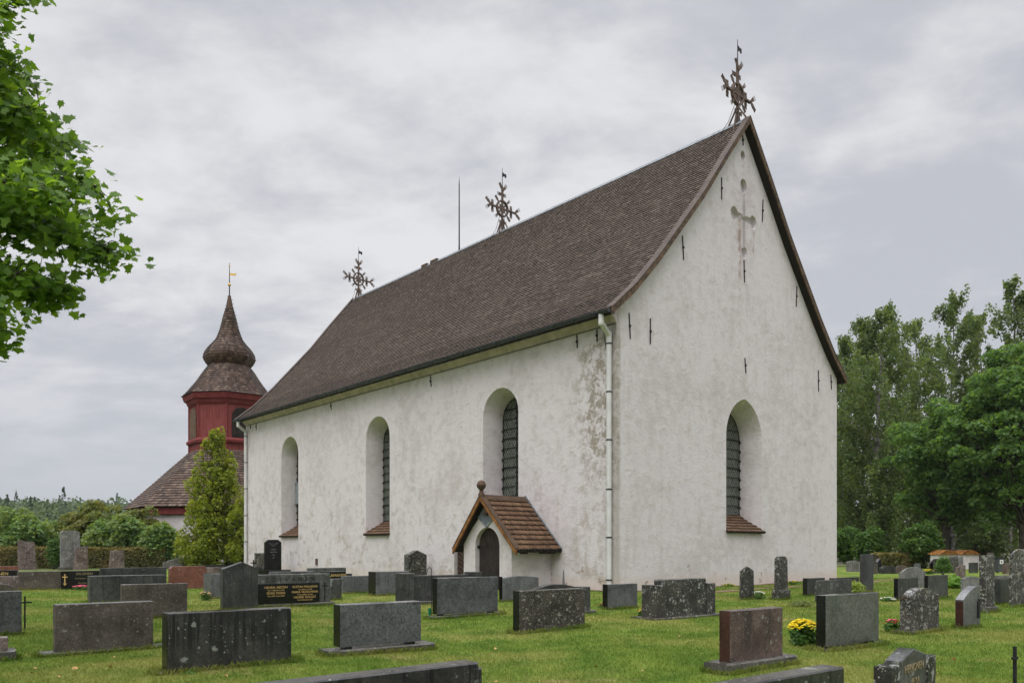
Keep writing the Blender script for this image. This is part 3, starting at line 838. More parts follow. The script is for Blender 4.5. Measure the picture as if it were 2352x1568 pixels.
def downpipe(y):
    mb = MB()
    pts = [(-.70, y - .12, 9.98), (-.70, y - .12, 9.70), (-.14, y, 9.36), (-.14, y, .12)]
    r = .10
    # square section bends
    for a, b in zip(pts[:-1], pts[1:]): mb.tube([a, b], r, 10)
    for p in pts[1:-1]:
        mb.lathe([(r * .9, p[2] - .1), (r * 1.02, p[2] - .05), (r * 1.02, p[2] + .05), (r * .9, p[2] + .1)], 10, (p[0], p[1]))
    p = mb.build('downpipe', M['pipe'], church, sharp=R(40))
    for z in (9.05, 7.3, 5.55, 3.75, 2.0, .45):
        st = MB(); st.lathe([(r + .004, z - .025), (r + .016, z - .02), (r + .016, z + .02), (r + .004, z + .025)], 10, (-.14, y)); st.box((-.14, y - .015, z - .012), (.06, y + .015, z + .012)); st.build('pipe_bracket', M['iron'], p)
    tp = MB(); tp.lathe([(.075, 9.93), (.09, 10.0), (.09, 10.1)], 10, (-.70, y - .12)); tp.build('pipe_outlet', M['gutter'], p)


downpipe(.24); downpipe(32.42)
mb = MB(); mb.tube([(-.03, .05, 9.77), (-.04, 10, 9.76), (-.04, 20, 9.77), (-.03, 32.6, 9.78)], .012, 5)
mb.tube([(-.05, .62, 9.77), (-.06, .5, 9.2), (-.05, .42, 8.8), (-.05, .42, .4)], .012, 5)
mb.build('lightning_wire', M['iron'], church)


def anchor(axis, s, z0, z1):
    mb = MB(); zc = (z0 + z1) / 2
    def P(d, z, ss=0): return (d, s + ss, z) if axis == 'x' else (s + ss, d, z)
    lean = random.Random(int(s * 100)).uniform(-.04, .04)
    mb.bar(P(-.018, z0, -lean), P(-.018, z1, lean), .04, .03)
    mb.bar(P(-.035, zc - .04), P(-.035, zc + .04), .065, .06)
    mb.build('wall_anchor', M['iron'], church)


for s, a, b_ in ((8.29, 19.04, 19.46), (6.68, 16.22, 17.14), (9.89, 16.15, 17.16), (3.99, 13.05, 13.99), (8.4, 13.13, 14.08), (12.88, 12.98, 13.95),
                 (.72, 9.33, 10.28), (1.93, 9.34, 10.31), (8.49, 9.21, 9.86), (15.0, 9.27, 10.3), (16.3, 9.54, 10.28)):
    anchor('y', s, a, b_)
for s, a, b_ in ((1.96, 9.23, 9.74), (.94, 9.28, 9.74), (11.47, 9.21, 9.72), (21.03, 9.36, 9.78), (31.02, 9.36, 9.78), (31.9, 9.5, 9.76)):
    anchor('x', s, a, b_)
mb = MB(); mb.box((-.06, 22.6, .62), (.02, 22.82, .98)); mb.build('wall_box', M['rust'], church)


# wheel crosses with fork-ended boards
def fork(mb, s, z, ang, L, w0=.06, w1=.18, y=-.03, tines=5):
    c, sn = math.cos(ang), math.sin(ang)
    def P(a, b, d): return (s + a * c - b * sn, d, z + a * sn + b * c)
    body = L * .58
    for d0, d1 in ((y - .02, y + .02),):
        lo = [P(0, -w0 / 2, d0), P(body, -w1 / 2, d0), P(body, w1 / 2, d0), P(0, w0 / 2, d0)]
        hi = [P(0, -w0 / 2, d1), P(body, -w1 / 2, d1), P(body, w1 / 2, d1), P(0, w0 / 2, d1)]
        mb.loft(lo, hi)
    for k in range(tines):
        b = -w1 / 2 + w1 * (k + .5) / tines
        mb.bar(P(body - .01, b, y), P(L, b * 1.15, y), .017, .018, up=(0, 1, 0))


def wheel_cross(y, base, sc, tone, rz=0.0):
    piv = MB()
    zc = 1.25
    piv.box((-.055, -.05, -.25), (.055, .05, zc + 1.15))
    piv.box((-1.0, -.045, zc - .05), (1.0, .045, zc + .05))
    c = piv.build('roof_cross', tone, church, bevel=.008)
    c.location = (RX, y, base); c.rotation_euler = (0, 0, rz); c.scale = (sc * .92, sc, sc)
    rg = MB(); n = 36
    for k in range(n):
        t0, t1 = 2 * math.pi * k / n, 2 * math.pi * (k + 1) / n
        ro, ri = .45, .37
        rg.prism([(ro * math.cos(t0), zc + ro * math.sin(t0)), (ro * math.cos(t1), zc + ro * math.sin(t1)), (ri * math.cos(t1), zc + ri * math.sin(t1)), (ri * math.cos(t0), zc + ri * math.sin(t0))], 'y', -.07, .07)
    rg.build('ring', tone, c)
    for k in range(4):
        t = math.pi / 4 + k * math.pi / 2
        sp = MB(); sp.bar((0, 0, zc), (.36 * math.cos(t), 0, zc + .36 * math.sin(t)), .03, .03, up=(0, 1, 0))
        kx, kz = .2 * math.cos(t), zc + .2 * math.sin(t)
        sp.prism([(kx + .065 * math.cos(q), kz + .065 * math.sin(q)) for q in np.linspace(0, 2 * math.pi, 11)[:-1]], 'y', -.03, .03)
        sp.build('spoke', tone, c)
        f = MB(); fork(f, .44 * math.cos(t), zc + .44 * math.sin(t), t, .36, .05, .15); f.build('fork', tone, c)
    for sx, sz, ang in ((-1, 0, math.pi), (1, 0, 0), (0, 1, math.pi / 2)):
        r0 = .72 if sz == 0 else .78
        for q in (-1, 1):
            f = MB(); fork(f, sx * r0, zc + sz * r0, ang + q * math.pi / 2, .34, .13, .18, y=.05); f.build('fork', tone, c)
            f = MB(); fork(f, sx * .93, zc + sz * .93, ang + q * .62, .48, .06, .18, y=-.06); f.build('fork', tone, c)
    f = MB(); fork(f, -.03, .5, math.pi, .26, .05, .15); f.build('fork', tone, c)
    f = MB(); fork(f, .03, .5, 0, .26, .05, .15); f.build('fork', tone, c)
    for sy in (-1, 1):
        st = MB(); st.bar((0, sy * .02, zc - .5), (0.0, sy * .55, -.1), .05, .06); st.build('strut', tone, c)
    for sx in (-1, 1):
        st = MB(); st.bar((sx * .02, 0, zc - .52), (sx * .36, .0, -.52), .05, .06); st.build('strut', tone, c)
    wr = MB()
    for sx in (-1, 1):
        wr.tube([(sx * .2, -.02, zc - .4), (sx * .2, .3, .2), (sx * .3, .7, -.3)], .012, 5)
    wr.build('stay_wire', M['iron'], c)
    v = MB(); v.tube([(0, 0, zc + 1.1), (0, 0, zc + 1.3), (0, 0, zc + 2.2)], [.035, .022, .012], 6)
    v.tube([(0, 0, zc + 1.14), (0, 0, zc + 1.3)], [.05, .02], 6)
    v.prism([(.03, zc + 1.72), (.16, zc + 1.80), (.2, zc + 1.75), (.27, zc + 1.72), (.32, zc + 1.78), (.31, zc + 1.92), (.23, zc + 1.95), (.2, zc + 1.9), (.16, zc + 1.93), (.03, zc + 1.98)], 'y', -.008, .008)
    v.build('weather_vane', M['iron'], c)


wheel_cross(.25, 20.02, 1.08, M['cross_wood'])
wheel_cross(15.9, 20.05, 1.08, M['cross_wood'])
wheel_cross(32.1, 20.05, 1.08, M['cross_wood'])
LROD_Y = 20.0
mb = MB(); mb.tube([(RX, LROD_Y, 20.0), (RX, LROD_Y, 20.7), (RX, LROD_Y, 24.2), (RX, LROD_Y, 24.7)], [.055, .045, .035, .008], 8)
mb.build('lightning_rod', M['iron'], church)

# side porch
def build_porch():
    y0, y1 = 3.40, 6.32; yc = (y0 + y1) / 2; xf = -2.08
    zs = 1.72; zr = 3.25
    mb = MB(); mb.prism([(y0, -.3), (y1, -.3), (y1, zs + .2), (yc, zr), (y0, zs + .2)], 'x', xf, -.004)
    porch = mb.build('porch', M['plaster_porch'], church)
    cut = obj('cutter', (lambda q: (q.prism(arch_poly(yc - .02, .74, -.15, 2.42), 'x', xf - .2, xf + .26), q.mesh())[1])(MB()))
    md = porch.modifiers.new('b', 'BOOLEAN'); md.object = cut; cut.parent = church; md.solver = 'EXACT'
    dg = bpy.context.evaluated_depsgraph_get(); dg.update()
    me = bpy.data.meshes.new_from_object(porch.evaluated_get(dg)); porch.modifiers.clear(); porch.data = me; me.name = 'porch'
    cm = cut.data; bpy.data.objects.remove(cut); bpy.data.meshes.remove(cm)
    # door of vertical planks with iron straps
    dr = MB(); poly = arch_poly(yc - .02, .73, -.1, 2.41)
    for k in range(5):
        a = yc - .75 + k * .292; b = a + .284
        q = [(max(a, min(b, y)), z) for y, z in poly]
        zt = min(2.4, 1.68 + math.sqrt(max(0, .73 ** 2 - max(abs(a - yc + .02), abs(b - yc + .02)) ** 2)) if max(abs(a - yc), abs(b - yc)) < .73 else 1.75)
        zm = 1.68 + math.sqrt(max(0, .73 ** 2 - min(abs(a - yc + .02), abs(b - yc + .02)) ** 2)) if min(abs(a - yc), abs(b - yc)) < .73 else 1.75
        za = 1.68 + math.sqrt(max(0.0, .73 ** 2 - (a - yc + .02) ** 2)); zb = 1.68 + math.sqrt(max(0.0, .73 ** 2 - (b - yc + .02) ** 2))
        dr.prism([(a, -.1), (b, -.1), (b, zb), ((a + b) / 2, max(za, zb) if k != 2 else 2.41), (a, za)], 'x', xf + .2, xf + .262)
    door = dr.build('door', M['door'], porch)
    for z in (.5, 1.62):
        ir = MB(); ir.box((xf + .185, yc - .7, z), (xf + .2, yc + .68, z + .06)); ir.box((xf + .1, yc + .681, z - .03), (xf + .2, yc + .78, z + .09)); ir.build('strap_hinge', M['iron'], door)
    # roof
    xo = xf - .34; e0, e1 = y0 - .62, y1 + .30; ez = 1.53; rzz = 3.62
    sh = Shingles(31)
    sh.patch((xo + .05, e0, ez), (-.02, e0, ez), (xo + .05, yc, rzz), (-.02, yc, rzz), .27, .165, lift=.05, rounded=True, tint=(.1, .9))
    sh.patch((-.02, e1, ez), (xo + .05, e1, ez), (-.02, yc, rzz), (xo + .05, yc, rzz), .27, .165, lift=.05, rounded=True, tint=(.1, .9))
    rf = obj('porch_roof', sh.mesh(), M['shingle_warm'], porch)
    bd = MB()
    bd.prism([(e0, ez - .01), (yc, rzz - .01), (yc, rzz - .12), (e0 + .03, ez - .09)], 'x', xo + .06, -.01)
    bd.prism([(e1, ez - .01), (yc, rzz - .01), (yc, rzz - .12), (e1 - .03, ez - .09)], 'x', xo + .06, -.01)
    for xx in (xo + .55, xo + 1.55, -.4): bd.box((xx, e0 + .05, ez - .14), (xx + .12, e0 + .4, ez - .02))
    bd.build('roof_boarding', M['deck'], porch)
    for e in (e0, e1):
        bb = MB(); d = (rzz - ez); bb.prism([(e, ez + .03), (yc, rzz + .03), (yc, rzz - .17), (e, ez - .17)], 'x', xo - .02, xo + .05)
        bb.build('bargeboard', M['amber_wood'], porch)
        cp = MB(); cp.prism([(e, ez + .035), (yc, rzz + .035), (yc, rzz + .09), (e, ez + .09)], 'x', xo - .03, xo + .19)
        cp.build('bargeboard_cap', M['tar_wood'], porch)
    rc = MB(); rc.prism([(yc - .16, rzz - .09), (yc, rzz + .08), (yc + .16, rzz - .09)], 'x', xo + .2, -.01); rc.build('ridge_board', M['tar_wood'], porch)
    fl = MB(); fl.prism([(e0 - .02, ez + .02), (yc, rzz + .06), (yc, rzz + .14), (e0 - .02, ez + .10)], 'x', -.05, -.006)
    fl.prism([(e1 + .02, ez + .02), (yc, rzz + .06), (yc, rzz + .14), (e1 + .02, ez + .10)], 'x', -.05, -.006); fl.build('flashing', M['lead'], porch)
    fi = MB(); x = xo + .06; z = rzz + .02
    fi.lathe([(.12, z - .02), (.13, z + .06), (.09, z + .14), (.075, z + .2), (.1, z + .215), (.075, z + .23), (.1, z + .25), (.16, z + .31), (.178, z + .39), (.2, z + .395), (.2, z + .42), (.178, z + .425), (.165, z + .5), (.11, z + .58), (.03, z + .61), (.0, z + .615)], 18, (x, yc))
    fi.build('finial', M['tar_wood'], porch, sharp=R(45))
    dm = MB(); dm.prism([(yc - .52, 2.86), (yc, 2.42), (yc + .5, 2.84), (yc, 3.42)], 'x', xf - .03, xf - .003)
    dia = dm.build('gable_panel', M['slate_board'], porch)
    bx = MB(); bx.box((xf - .09, yc - .12, 2.9), (xf - .032, yc + .11, 3.25)); bx.build('lamp_box', M['rust'], dia)
    fr = MB()
    for p, q in (((yc - .52, 2.86), (yc, 2.42)), ((yc, 2.42), (yc + .5, 2.84))): fr.bar((xf - .035, p[0], p[1]), (xf - .035, q[0], q[1]), .03, .05)
    fr.build('panel_moulding', M['lead'], dia)
    # low side door in the long wall, herringbone boards
    sd_ = MB()
    poly = arch_poly(9.0, .675, -.1, 2.21)
    sd_.prism(poly, 'x', .2, .26); base = sd_.build('side_door', M['door_brown'], church)
    hb = MB()
    for k in range(11):
        z = -.1 + k * .21
        for sg in (-1, 1):
            a = (9.0 + sg * .03, z); b = (9.0 + sg * .60, z + .34)
            if b[1] < 1.95: hb.bar((.19, a[0], a[1]), (.19, b[0], b[1]), .025, .17, up=(1, 0, 0))
    hb.build('herringbone_boards', M['door_brown'], base)


build_porch()


# ------------------------------------------------------------------ bell tower
def build_tower():
    D = 76.0; px = FOC / D
    cx = (527 - 1176) / FOC * D
    view = math.atan2(D, cx)                     # direction from the eye to the tower
    t = empty('bell_tower', (cx, D, 0), 0)
    tag(t, 'octagonal red timber bell tower with onion dome on a white stone base', 'bell tower')
    a0 = math.atan2(-D, -cx) - R(3.9)            # one corner turned almost straight at the eye
    Z = lambda y: EYE + (YH - y) / px
    def ring(r, z): return [(r * math.cos(a0 + k * math.pi / 4), r * math.sin(a0 + k * math.pi / 4), z) for k in range(8)]
    def solid(name, prof, mat, parent=t):
        mb = MB(); mb.lathe(prof, 8, (0, 0), a0); return mb.build(name, mat, parent)
    def shingled(name, prof, mat, exposure, width, seed, parent=t):
        """prof: (radius px, y px) from the bottom to the top"""
        pts = np.array([(r / px, Z(y)) for r, y in prof]); seg = np.linalg.norm(np.diff(pts, axis=0), axis=1); cum = np.concatenate([[0], np.cumsum(seg)])
        n = max(2, int(cum[-1] / exposure)); q = np.linspace(0, cum[-1], n + 1); rr = np.interp(q, cum, pts[:, 0]); zz = np.interp(q, cum, pts[:, 1])
        sh = Shingles(seed)
        for k in range(n):
            lo, hi = ring(rr[k], zz[k]), ring(rr[k + 1], zz[k + 1])
            for f in range(8): sh.row(lo[f], lo[(f + 1) % 8], hi[f], hi[(f + 1) % 8], width, lift=.06, jit=.008)
        o = obj(name, sh.mesh(), mat, parent)
        core = MB(); core.lathe([(max(r - .03, .01), z) for r, z in zip(rr, zz)], 8, (0, 0), a0); core.build('roof_boarding', M['deck'], o)
        return o
    solid('wall', [(208 / px, -.5), (208 / px, Z(1190))], M['plaster_porch'])
    solid('fascia', [(209 / px, Z(1189)), (217 / px, Z(1188)), (217 / px, Z(1175)), (209 / px, Z(1171))], M['red_trim'])
    shingled('roof', [(224, 1173), (192, 1143), (156, 1109), (121, 1075), (86, 1042)], M['shingle_tower'], .34, .3, 41)
    drum = solid('timber_stage', [(85.5 / px, Z(1050)), (85.5 / px, Z(905))], M['red_wood'])
    solid('string_course', [(86 / px, Z(1028)), (92 / px, Z(1025)), (93 / px, Z(1020)), (87 / px, Z(1014)), (86 / px, Z(1014))], M['red_trim'])
    solid('cornice', [(86 / px, Z(942)), (90 / px, Z(938)), (93 / px, Z(931)), (97.5 / px, Z(929)), (100.5 / px, Z(920)), (100.5 / px, Z(914)), (86 / px, Z(912))], M['red_trim'])
    # corner boards and plank joints
    cb = MB()
    for k in range(8):
        a = a0 + k * math.pi / 4; r = 85.9 / px
        cb.bar((r * math.cos(a), r * math.sin(a), Z(1046)), (r * math.cos(a), r * math.sin(a), Z(940)), .16, .16)
    cb.build('corner_board', M['red_trim'], drum)
    ap = 85.5 / px * math.cos(math.pi / 8); fw = 2 * 85.5 / px * math.sin(math.pi / 8)
    for k in range(8):
        am = a0 + (k + .5) * math.pi / 4
        n = Vector((math.cos(am), math.sin(am), 0)); tg = Vector((-math.sin(am), math.cos(am), 0))
        ba = MB()
        for j in range(-4, 5):
            p = n * (ap + .008) + tg * (j * fw / 9.4)
            ba.bar((p.x, p.y, Z(1013)), (p.x, p.y, Z(942)), .05, .03, up=tuple(n))
        ba.build('batten', M['red_wood'], drum)
        if k % 2 == 0:                          # shutters on alternate faces
            poly = arch_poly(0, .92, Z(1014), Z(946))
            sm = MB(); lo = [n * (ap + .05) + tg * u + Vector((0, 0, z)) for u, z in poly]; hi = [n * (ap + .10) + tg * u + Vector((0, 0, z)) for u, z in poly]
            sm.loft(lo, hi)
            s = sm.build('shutter', M['shutter_dark'] if k in (0,) else M['shutter'], drum)
            rail = MB()
            for u in (-.45, 0, .45):
                p = n * (ap + .105) + tg * u; rail.bar((p.x, p.y, Z(1012)), (p.x, p.y, Z(955)), .05, .03, up=tuple(n))
            for z in (Z(1008), Z(985), Z(962)):
                p, q = n * (ap + .11) - tg * .85, n * (ap + .11) + tg * .85
                rail.bar((p.x, p.y, z), (q.x, q.y, z), .09, .03, up=tuple(n))
            rail.build('shutter_rail', M['shutter_dark'] if k in (0,) else M['shutter'], s)
    shingled('upper_roof', [(103, 917), (92, 906), (71, 879), (55, 854), (43, 838)], M['shingle_tower'], .27, .26, 42)
    shingled('onion_dome', [(42, 846), (50, 838), (57, 826), (56, 815), (49, 803), (38, 791), (29, 780), (21, 759), (14, 729), (7.5, 706)], M['shingle_tower'], .27, .24, 43)
    solid('spire_cap', [(7.8 / px, Z(707)), (8 / px, Z(705)), (3.4 / px, Z(681)), (4.2 / px, Z(680)), (1 / px, Z(678))], M['tar_wood'])
    mb = MB()
    mb.tube([(0, 0, Z(682)), (0, 0, Z(655)), (0, 0, Z(604))], [.06, .05, .025], 6)
    for y in (674, 668, 662): mb.lathe([(.02, Z(y + 1)), (.07, Z(y)), (.02, Z(y - 1))], 8)
    va = mb.build('vane_pole', M['iron'], t)
    mb = MB(); mb.lathe([(3.6 * math.sin(q) / px + .002, Z(654) - 3.6 * math.cos(q) / px) for q in np.linspace(0, math.pi, 9)], 14); mb.build('gilt_ball', M['gold'], va, smooth=True)
    mb = MB(); mb.lathe([(1.8 * math.sin(q) / px + .002, Z(610) - 1.8 * math.cos(q) / px) for q in np.linspace(0, math.pi, 7)], 10); mb.build('gilt_knob', M['gold'], va, smooth=True)
    mb = MB(); mb.prism([(0, Z(632)), (.35, Z(633)), (.62, Z(633)), (.66, Z(629)), (.62, Z(626)), (.58, Z(628.5)), (.35, Z(628)), (0, Z(627))], 'y', -.012, .012)
    mb.build('weather_vane', M['gold'], va)
    st = MB()
    ca, sa = math.cos(R(-20)), math.sin(R(-20))
    for y in np.arange(690, 795, 9.0):
        r = np.interp(y, [681, 706, 729, 759, 780, 800], [3.4, 8, 14, 21, 29, 46]) / px
        st.bar((r * ca * .9, r * sa * .9, Z(y)), ((r + .22) * ca, (r + .22) * sa, Z(y)), .03, .03)
    st.build('climbing_iron', M['iron'], t)


build_tower()


# ------------------------------------------------------------------ gravestones
def block(L, t, H, top=None, brk=(), tl=0.0, tr=0.0, amp=0.0, c=.010, s0=0.0, y0=0.0, z0=-.06, seed=0, rnd=0.0, nx=None, nz=None, ty=0.0):
    """an upright stone: outline L x H with its own top line, thickness t, chamfered edges, roughness amp"""
    top = top or (lambda a: H)
    nx = nx or (max(8, int(L / .06)) if amp else 2); nz = nz or (max(6, int(H / .06)) if amp else 1)
    A = np.unique(np.round(np.concatenate([np.linspace(0, 1, nx + 1), np.array(brk, dtype=float)]), 5)); B = np.linspace(0, 1, nz + 1)
    na, nbb = len(A), len(B)
    def nz3(p, k):
        return mnoise.noise(Vector((p[0] * 5 + seed * 7.1, p[1] * 5 + k, p[2] * 5))) * .6 + mnoise.noise(Vector((p[0] * 14 + seed, p[1] * 14 + k, p[2] * 14))) * .4
    def outline(a, b):
        z = z0 + (top(a) - z0) * b
        f = max(0, z) / H
        return s0 + tl * f + (L - (tl + tr) * f) * a, z, f
    V, F = [], []
    for side in (0, 1):
        for a in A:
            for b in B:
                s, z, f = outline(a, b)
                s += c * (1 - 2 * a); z -= c * b
                yy = y0 + (t * 0 if side == 0 else t)
                if ty: yy += ty * f * (1 if side == 0 else -1)
                d = amp * nz3((s, side * 3.0, z), 0) if amp else 0
                V.append((s, yy + d * (1 if side == 0 else -1), z))
    idx = lambda side, i, j: side * na * nbb + i * nbb + j
    for i in range(na - 1):
        for j in range(nbb - 1):
            F.append((idx(0, i, j), idx(0, i + 1, j), idx(0, i + 1, j + 1), idx(0, i, j + 1)))
            F.append((idx(1, i, j), idx(1, i, j + 1), idx(1, i + 1, j + 1), idx(1, i + 1, j)))
    per = [(i, 0) for i in range(na)] + [(na - 1, j) for j in range(1, nbb)] + [(i, nbb - 1) for i in range(na - 2, -1, -1)] + [(0, j) for j in range(nbb - 2, 0, -1)]
    rings = [[idx(0, i, j) for i, j in per]]
    mids = [c, t - c] if not amp else list(np.linspace(c, t - c, 4))
    for yy in mids:
        r = []
        for i, j in per:
            s, z, f = outline(A[i], B[j])
            y2 = yy + (ty * f * (1 - 2 * yy / t) if ty else 0)
            if amp:
                s += amp * .9 * nz3((s, yy * 3, z), 5); z += (amp * .9 * nz3((s, yy * 3, z), 9) if j else 0)
            r.append(len(V)); V.append((s, y0 + y2, z))
        rings.append(r)
    rings.append([idx(1, i, j) for i, j in per])
    n = len(per)
    for ra, rb in zip(rings[:-1], rings[1:]):
        for k in range(n):
            k2 = (k + 1) % n
            F.append((ra[k], rb[k], rb[k2], ra[k2]))
    return V, F


def stone_mesh(blocks):
    mb = MB()
    for V, F in blocks: mb.add(V, F)
    return mb.mesh()


def t_flat(H): return (lambda a: H), ()
def t_slope(H, d): return (lambda a: H - d * a), ()                      # falls towards the right end
def t_gable(H, sh, pk=.5): return (lambda a: H - sh + sh * (a / pk if a < pk else (1 - a) / (1 - pk))), (pk,)
def t_arch(H, sh): return (lambda a: H - sh * (2 * a - 1) ** 2), tuple(np.linspace(0, 1, 17))
def t_round(H, r): return (lambda a: H - r + r * math.sqrt(max(0, 1 - (2 * a - 1) ** 2))), tuple(.5 - .5 * np.cos(np.linspace(0, np.pi, 19)))
def t_cham(H, d, w): return (lambda a: H - d * max(0, 1 - min(a, 1 - a) / w)), (w, 1 - w)
def t_shoulder(H, d, w=.2):                                              # raised arch between low shoulders
    def f(a):
        if a < w or a > 1 - w: return H - d
        u = (a - .5) / (.5 - w); return H - d + d * math.sqrt(max(0, 1 - u * u)) ** 1.4
    return f, (w, 1 - w) + tuple(np.linspace(w, 1 - w, 15))
def t_quarter(H, d): return (lambda a: H - d * (1 - a) ** 2.0), tuple(np.linspace(0, 1, 11))


def place(xl, yb, xr, yt, phi=.64, z=0.0, xe=None):
    """corner, length, height (and thickness) of an upright stone from where its front face stands in the photograph"""
    X, D = gp(xl, yb, z)
    k = (xr - 1176) / FOC
    L = (k * D - X) / (math.cos(phi) - k * math.sin(phi))
    H = EYE - (yt - YH) * D / FOC
    t = None
    if xe is not None:
        k = (xe - 1176) / FOC
        t = (X - k * D) / (math.sin(phi) + k * math.cos(phi))
    return X, D, L, H, t


GRP = 'gravestones standing on the churchyard lawn'
BASES = []


def text_mesh(s, size, ext=.002):
    cu = bpy.data.curves.new('lettering', 'FONT'); cu.body = s; cu.size = size; cu.extrude = ext; cu.align_x = 'CENTER'
    o = bpy.data.objects.new('lettering', cu); COL.objects.link(o)
    dg = bpy.context.evaluated_depsgraph_get(); dg.update()
    me = bpy.data.meshes.new_from_object(o.evaluated_get(dg)); bpy.data.objects.remove(o); bpy.data.curves.remove(cu)
    return me


def letters(parent, lines, mat, y=-.004, name='lettering'):
    """lines: (text, s, z, size) on the front face, each line a mesh of its own set"""
    for s, x, z, size in lines:
        o = obj(name, text_mesh(s, size), mat, parent)
        o.location = (x, y, z); o.rotation_euler = (R(90), 0, 0)


def grave(label, mat, xl, yb, xr, yt, top=t_flat, targs=(), xe=None, t=.18, phi=.64, plinth=None, amp=0.0, tl=0, tr=0, c=.008, seed=1, cat='gravestone', gap=0.0,
          name='gravestone', end=None, ty=0.0, lean=0.0, pmat='st_plinth'):
    z = plinth[0] if plinth else 0.0
    X, D, L, H, tt = place(xl, yb, xr, yt, phi, z, xe)
    if tt is not None: t = tt
    mf, ms = (plinth[1], plinth[2]) if plinth else (0, 0)
    BASES.append((X, D, phi, -ms, L + ms, -mf, t + mf))
    root = empty(name, (X, D, 0), phi); tag(root, label, cat, GRP)
    f, brk = top(H, *targs)
    me = stone_mesh([block(L, t, H, f, brk, tl, tr, amp, c, z0=(z + gap if z else -.08), seed=seed, ty=ty)])
    slab = obj('slab', me, M[mat], root, sharp=R(35))
    if gap:
        for q in (.09, L - .21): obj('foot', stone_mesh([block(.12, t - .06, z + gap + .004, None, s0=q, y0=.03, z0=z - .02)]), M['st_jet'], root)
    if lean: slab.rotation_euler = (0, lean, 0)
    if end:                                                              # polished end face, a thin panel of another finish
        obj('polished_end', stone_mesh([block(.006, t - .016, H - (z + gap if z else -.06) - .012, None, s0=-.0065, y0=.008, z0=0, c=.002)]), M[end], root).location.z = (z + gap if z else -.06) + .004
    if plinth:
        ph, mf, ms = plinth
        pv = stone_mesh([block(L + 2 * ms, t + 2 * mf, ph, None, (), 0, 0, .012, .02, s0=-ms, y0=-mf, z0=-.1, seed=seed + 3)])
        obj('plinth', pv, M[pmat], root, sharp=R(40))
    return root, slab, L, H, t


# R1 .. R6: reading frames on the photograph (each quarter pixel of an enlargement)
def fr(x0):
    return (lambda zx: x0 + zx / 4.0)


Y = lambda zy: 1176 + zy / 4.0
a1, a2, a3, a4, a5, a6 = fr(0), fr(392), fr(823.2), fr(1254.4), fr(1646.4), fr(1960)

# --- left foreground
grave('wide brown-grey weathered slab, leftmost of the two large slabs in front', 'st_brown', a1(507), Y(1285), a1(1408), Y(850), xe=a1(487), plinth=(.03, .05, .22), seed=2)
grave('large wet black slab with dark rain streaks and pale lichen at its corner', 'st_black', a1(1538), Y(1475), a2(1110), Y(930), xe=a1(1492), plinth=(.03, .04, .12), end='st_jet', seed=3)
grave('plain grey speckled slab cut by the left edge, beside a thin iron cross', 'st_grey', a1(-300), Y(1150), a1(200), Y(735), t=.16, seed=4)
grave('small low pinkish stone on rough base at the left edge, nearest the camera there', 'st_pink', a1(-90), Y(1275), a1(72), Y(1155), t=.2, plinth=(.12, .1, .10), amp=.012, seed=5)
grave('long dark grey slab with wet face, right behind the brown-grey weathered slab', 'st_dark', a1(825), Y(835), a1(1525), Y(586), xe=a1(803), seed=6)
grave('brown-grey slab with white lichen dots, low between two dark slabs', 'st_brown', a1(1118), Y(985), a1(1722), Y(664), t=.16, top=t_slope, targs=(.0,), seed=7, amp=.008)
grave('dark stone with pointed gable top standing close behind the wet black slab', 'st_dark', a2(478), Y(915), a2(803), Y(458), xe=a2(455), top=t_gable, targs=(.17, .55), seed=8)
grave('pinkish rough stone at left edge in front of the lettered black stone', 'st_pink', a1(-160), Y(740), a1(172), Y(590), t=.2, amp=.012, seed=9)
grave('low brown round-backed stone in front of the pinkish stone at left edge', 'st_brown', a1(-160), Y(750), a1(132), Y(660), t=.25, top=t_arch, targs=(.1,), amp=.012, seed=10)
r, s, L, H, t = grave('black stone with gold letters NEN at the left edge', 'st_jet', a1(-330), Y(700), a1(168), Y(538), t=.18, seed=11)
letters(s, [('VIRTANEN', L - .75, H - .19, .17)], M['gold_paint'])
grave('red-brown stepped granite stone behind the black lettered one at left edge', 'st_red_smooth', a1(-200), Y(645), a1(170), Y(497), t=.2, seed=12)

# stone with grey left half and black polished right half
r, s, L, H, t = grave('long stone, grey on the left and polished black with a gold cross on the right', 'st_brown', a1(160), Y(722), a1(560), Y(545), t=.2, seed=13)
X2, D2, L2, H2, _ = place(a1(160), Y(722), a1(915), Y(545), .64)
pl = obj('inscribed_panel', stone_mesh([block(L2 - L, .2, H2, None, s0=L + .003, y0=-.004)]), M['st_jet'], r, sharp=R(35))
letters(pl, [('SALONEN', L + (L2 - L) * .60, H - .16, .13), ('Eino Salonen', L + (L2 - L) * .5, H - .32, .07), ('Aino Maria', L + (L2 - L) * .55, H - .5, .07)], M['gold_dull'], y=-.008)
mb = MB(); x0 = L + .13; mb.box((x0 - .018, -.012, .2), (x0 + .018, -.006, H - .12)); mb.box((x0 - .09, -.0125, H - .25), (x0 + .09, -.0065, H - .215)); mb.tube([(x0 - .05, -.01, .24), (x0, -.01, .16), (x0 + .05, -.01, .24)], .014, 6)
mb.build('cross_emblem', M['gold_paint'], pl)
grave('dark streaked slab between the black polished stone and the red granite one', 'st_dark', a1(920), Y(690), a1(1530), Y(512), t=.2, seed=14)
grave('tall pinkish rough pillar stone in front of the trimmed hedge', 'st_pink', a1(168), Y(528), a1(338), Y(258), t=.55, amp=.05, tl=.0, tr=.14, top=t_slope, targs=(.12,), seed=15, name='stone_pillar')
r, s, L, H, t = grave('tallest grey stone column with capped top near the hedge', 'st_paleg', a1(562), Y(502), a1(735), Y(168), t=.7, amp=.01, top=t_cham, targs=(.12, .13), seed=16, plinth=(.22, .12, .12), name='stone_column')
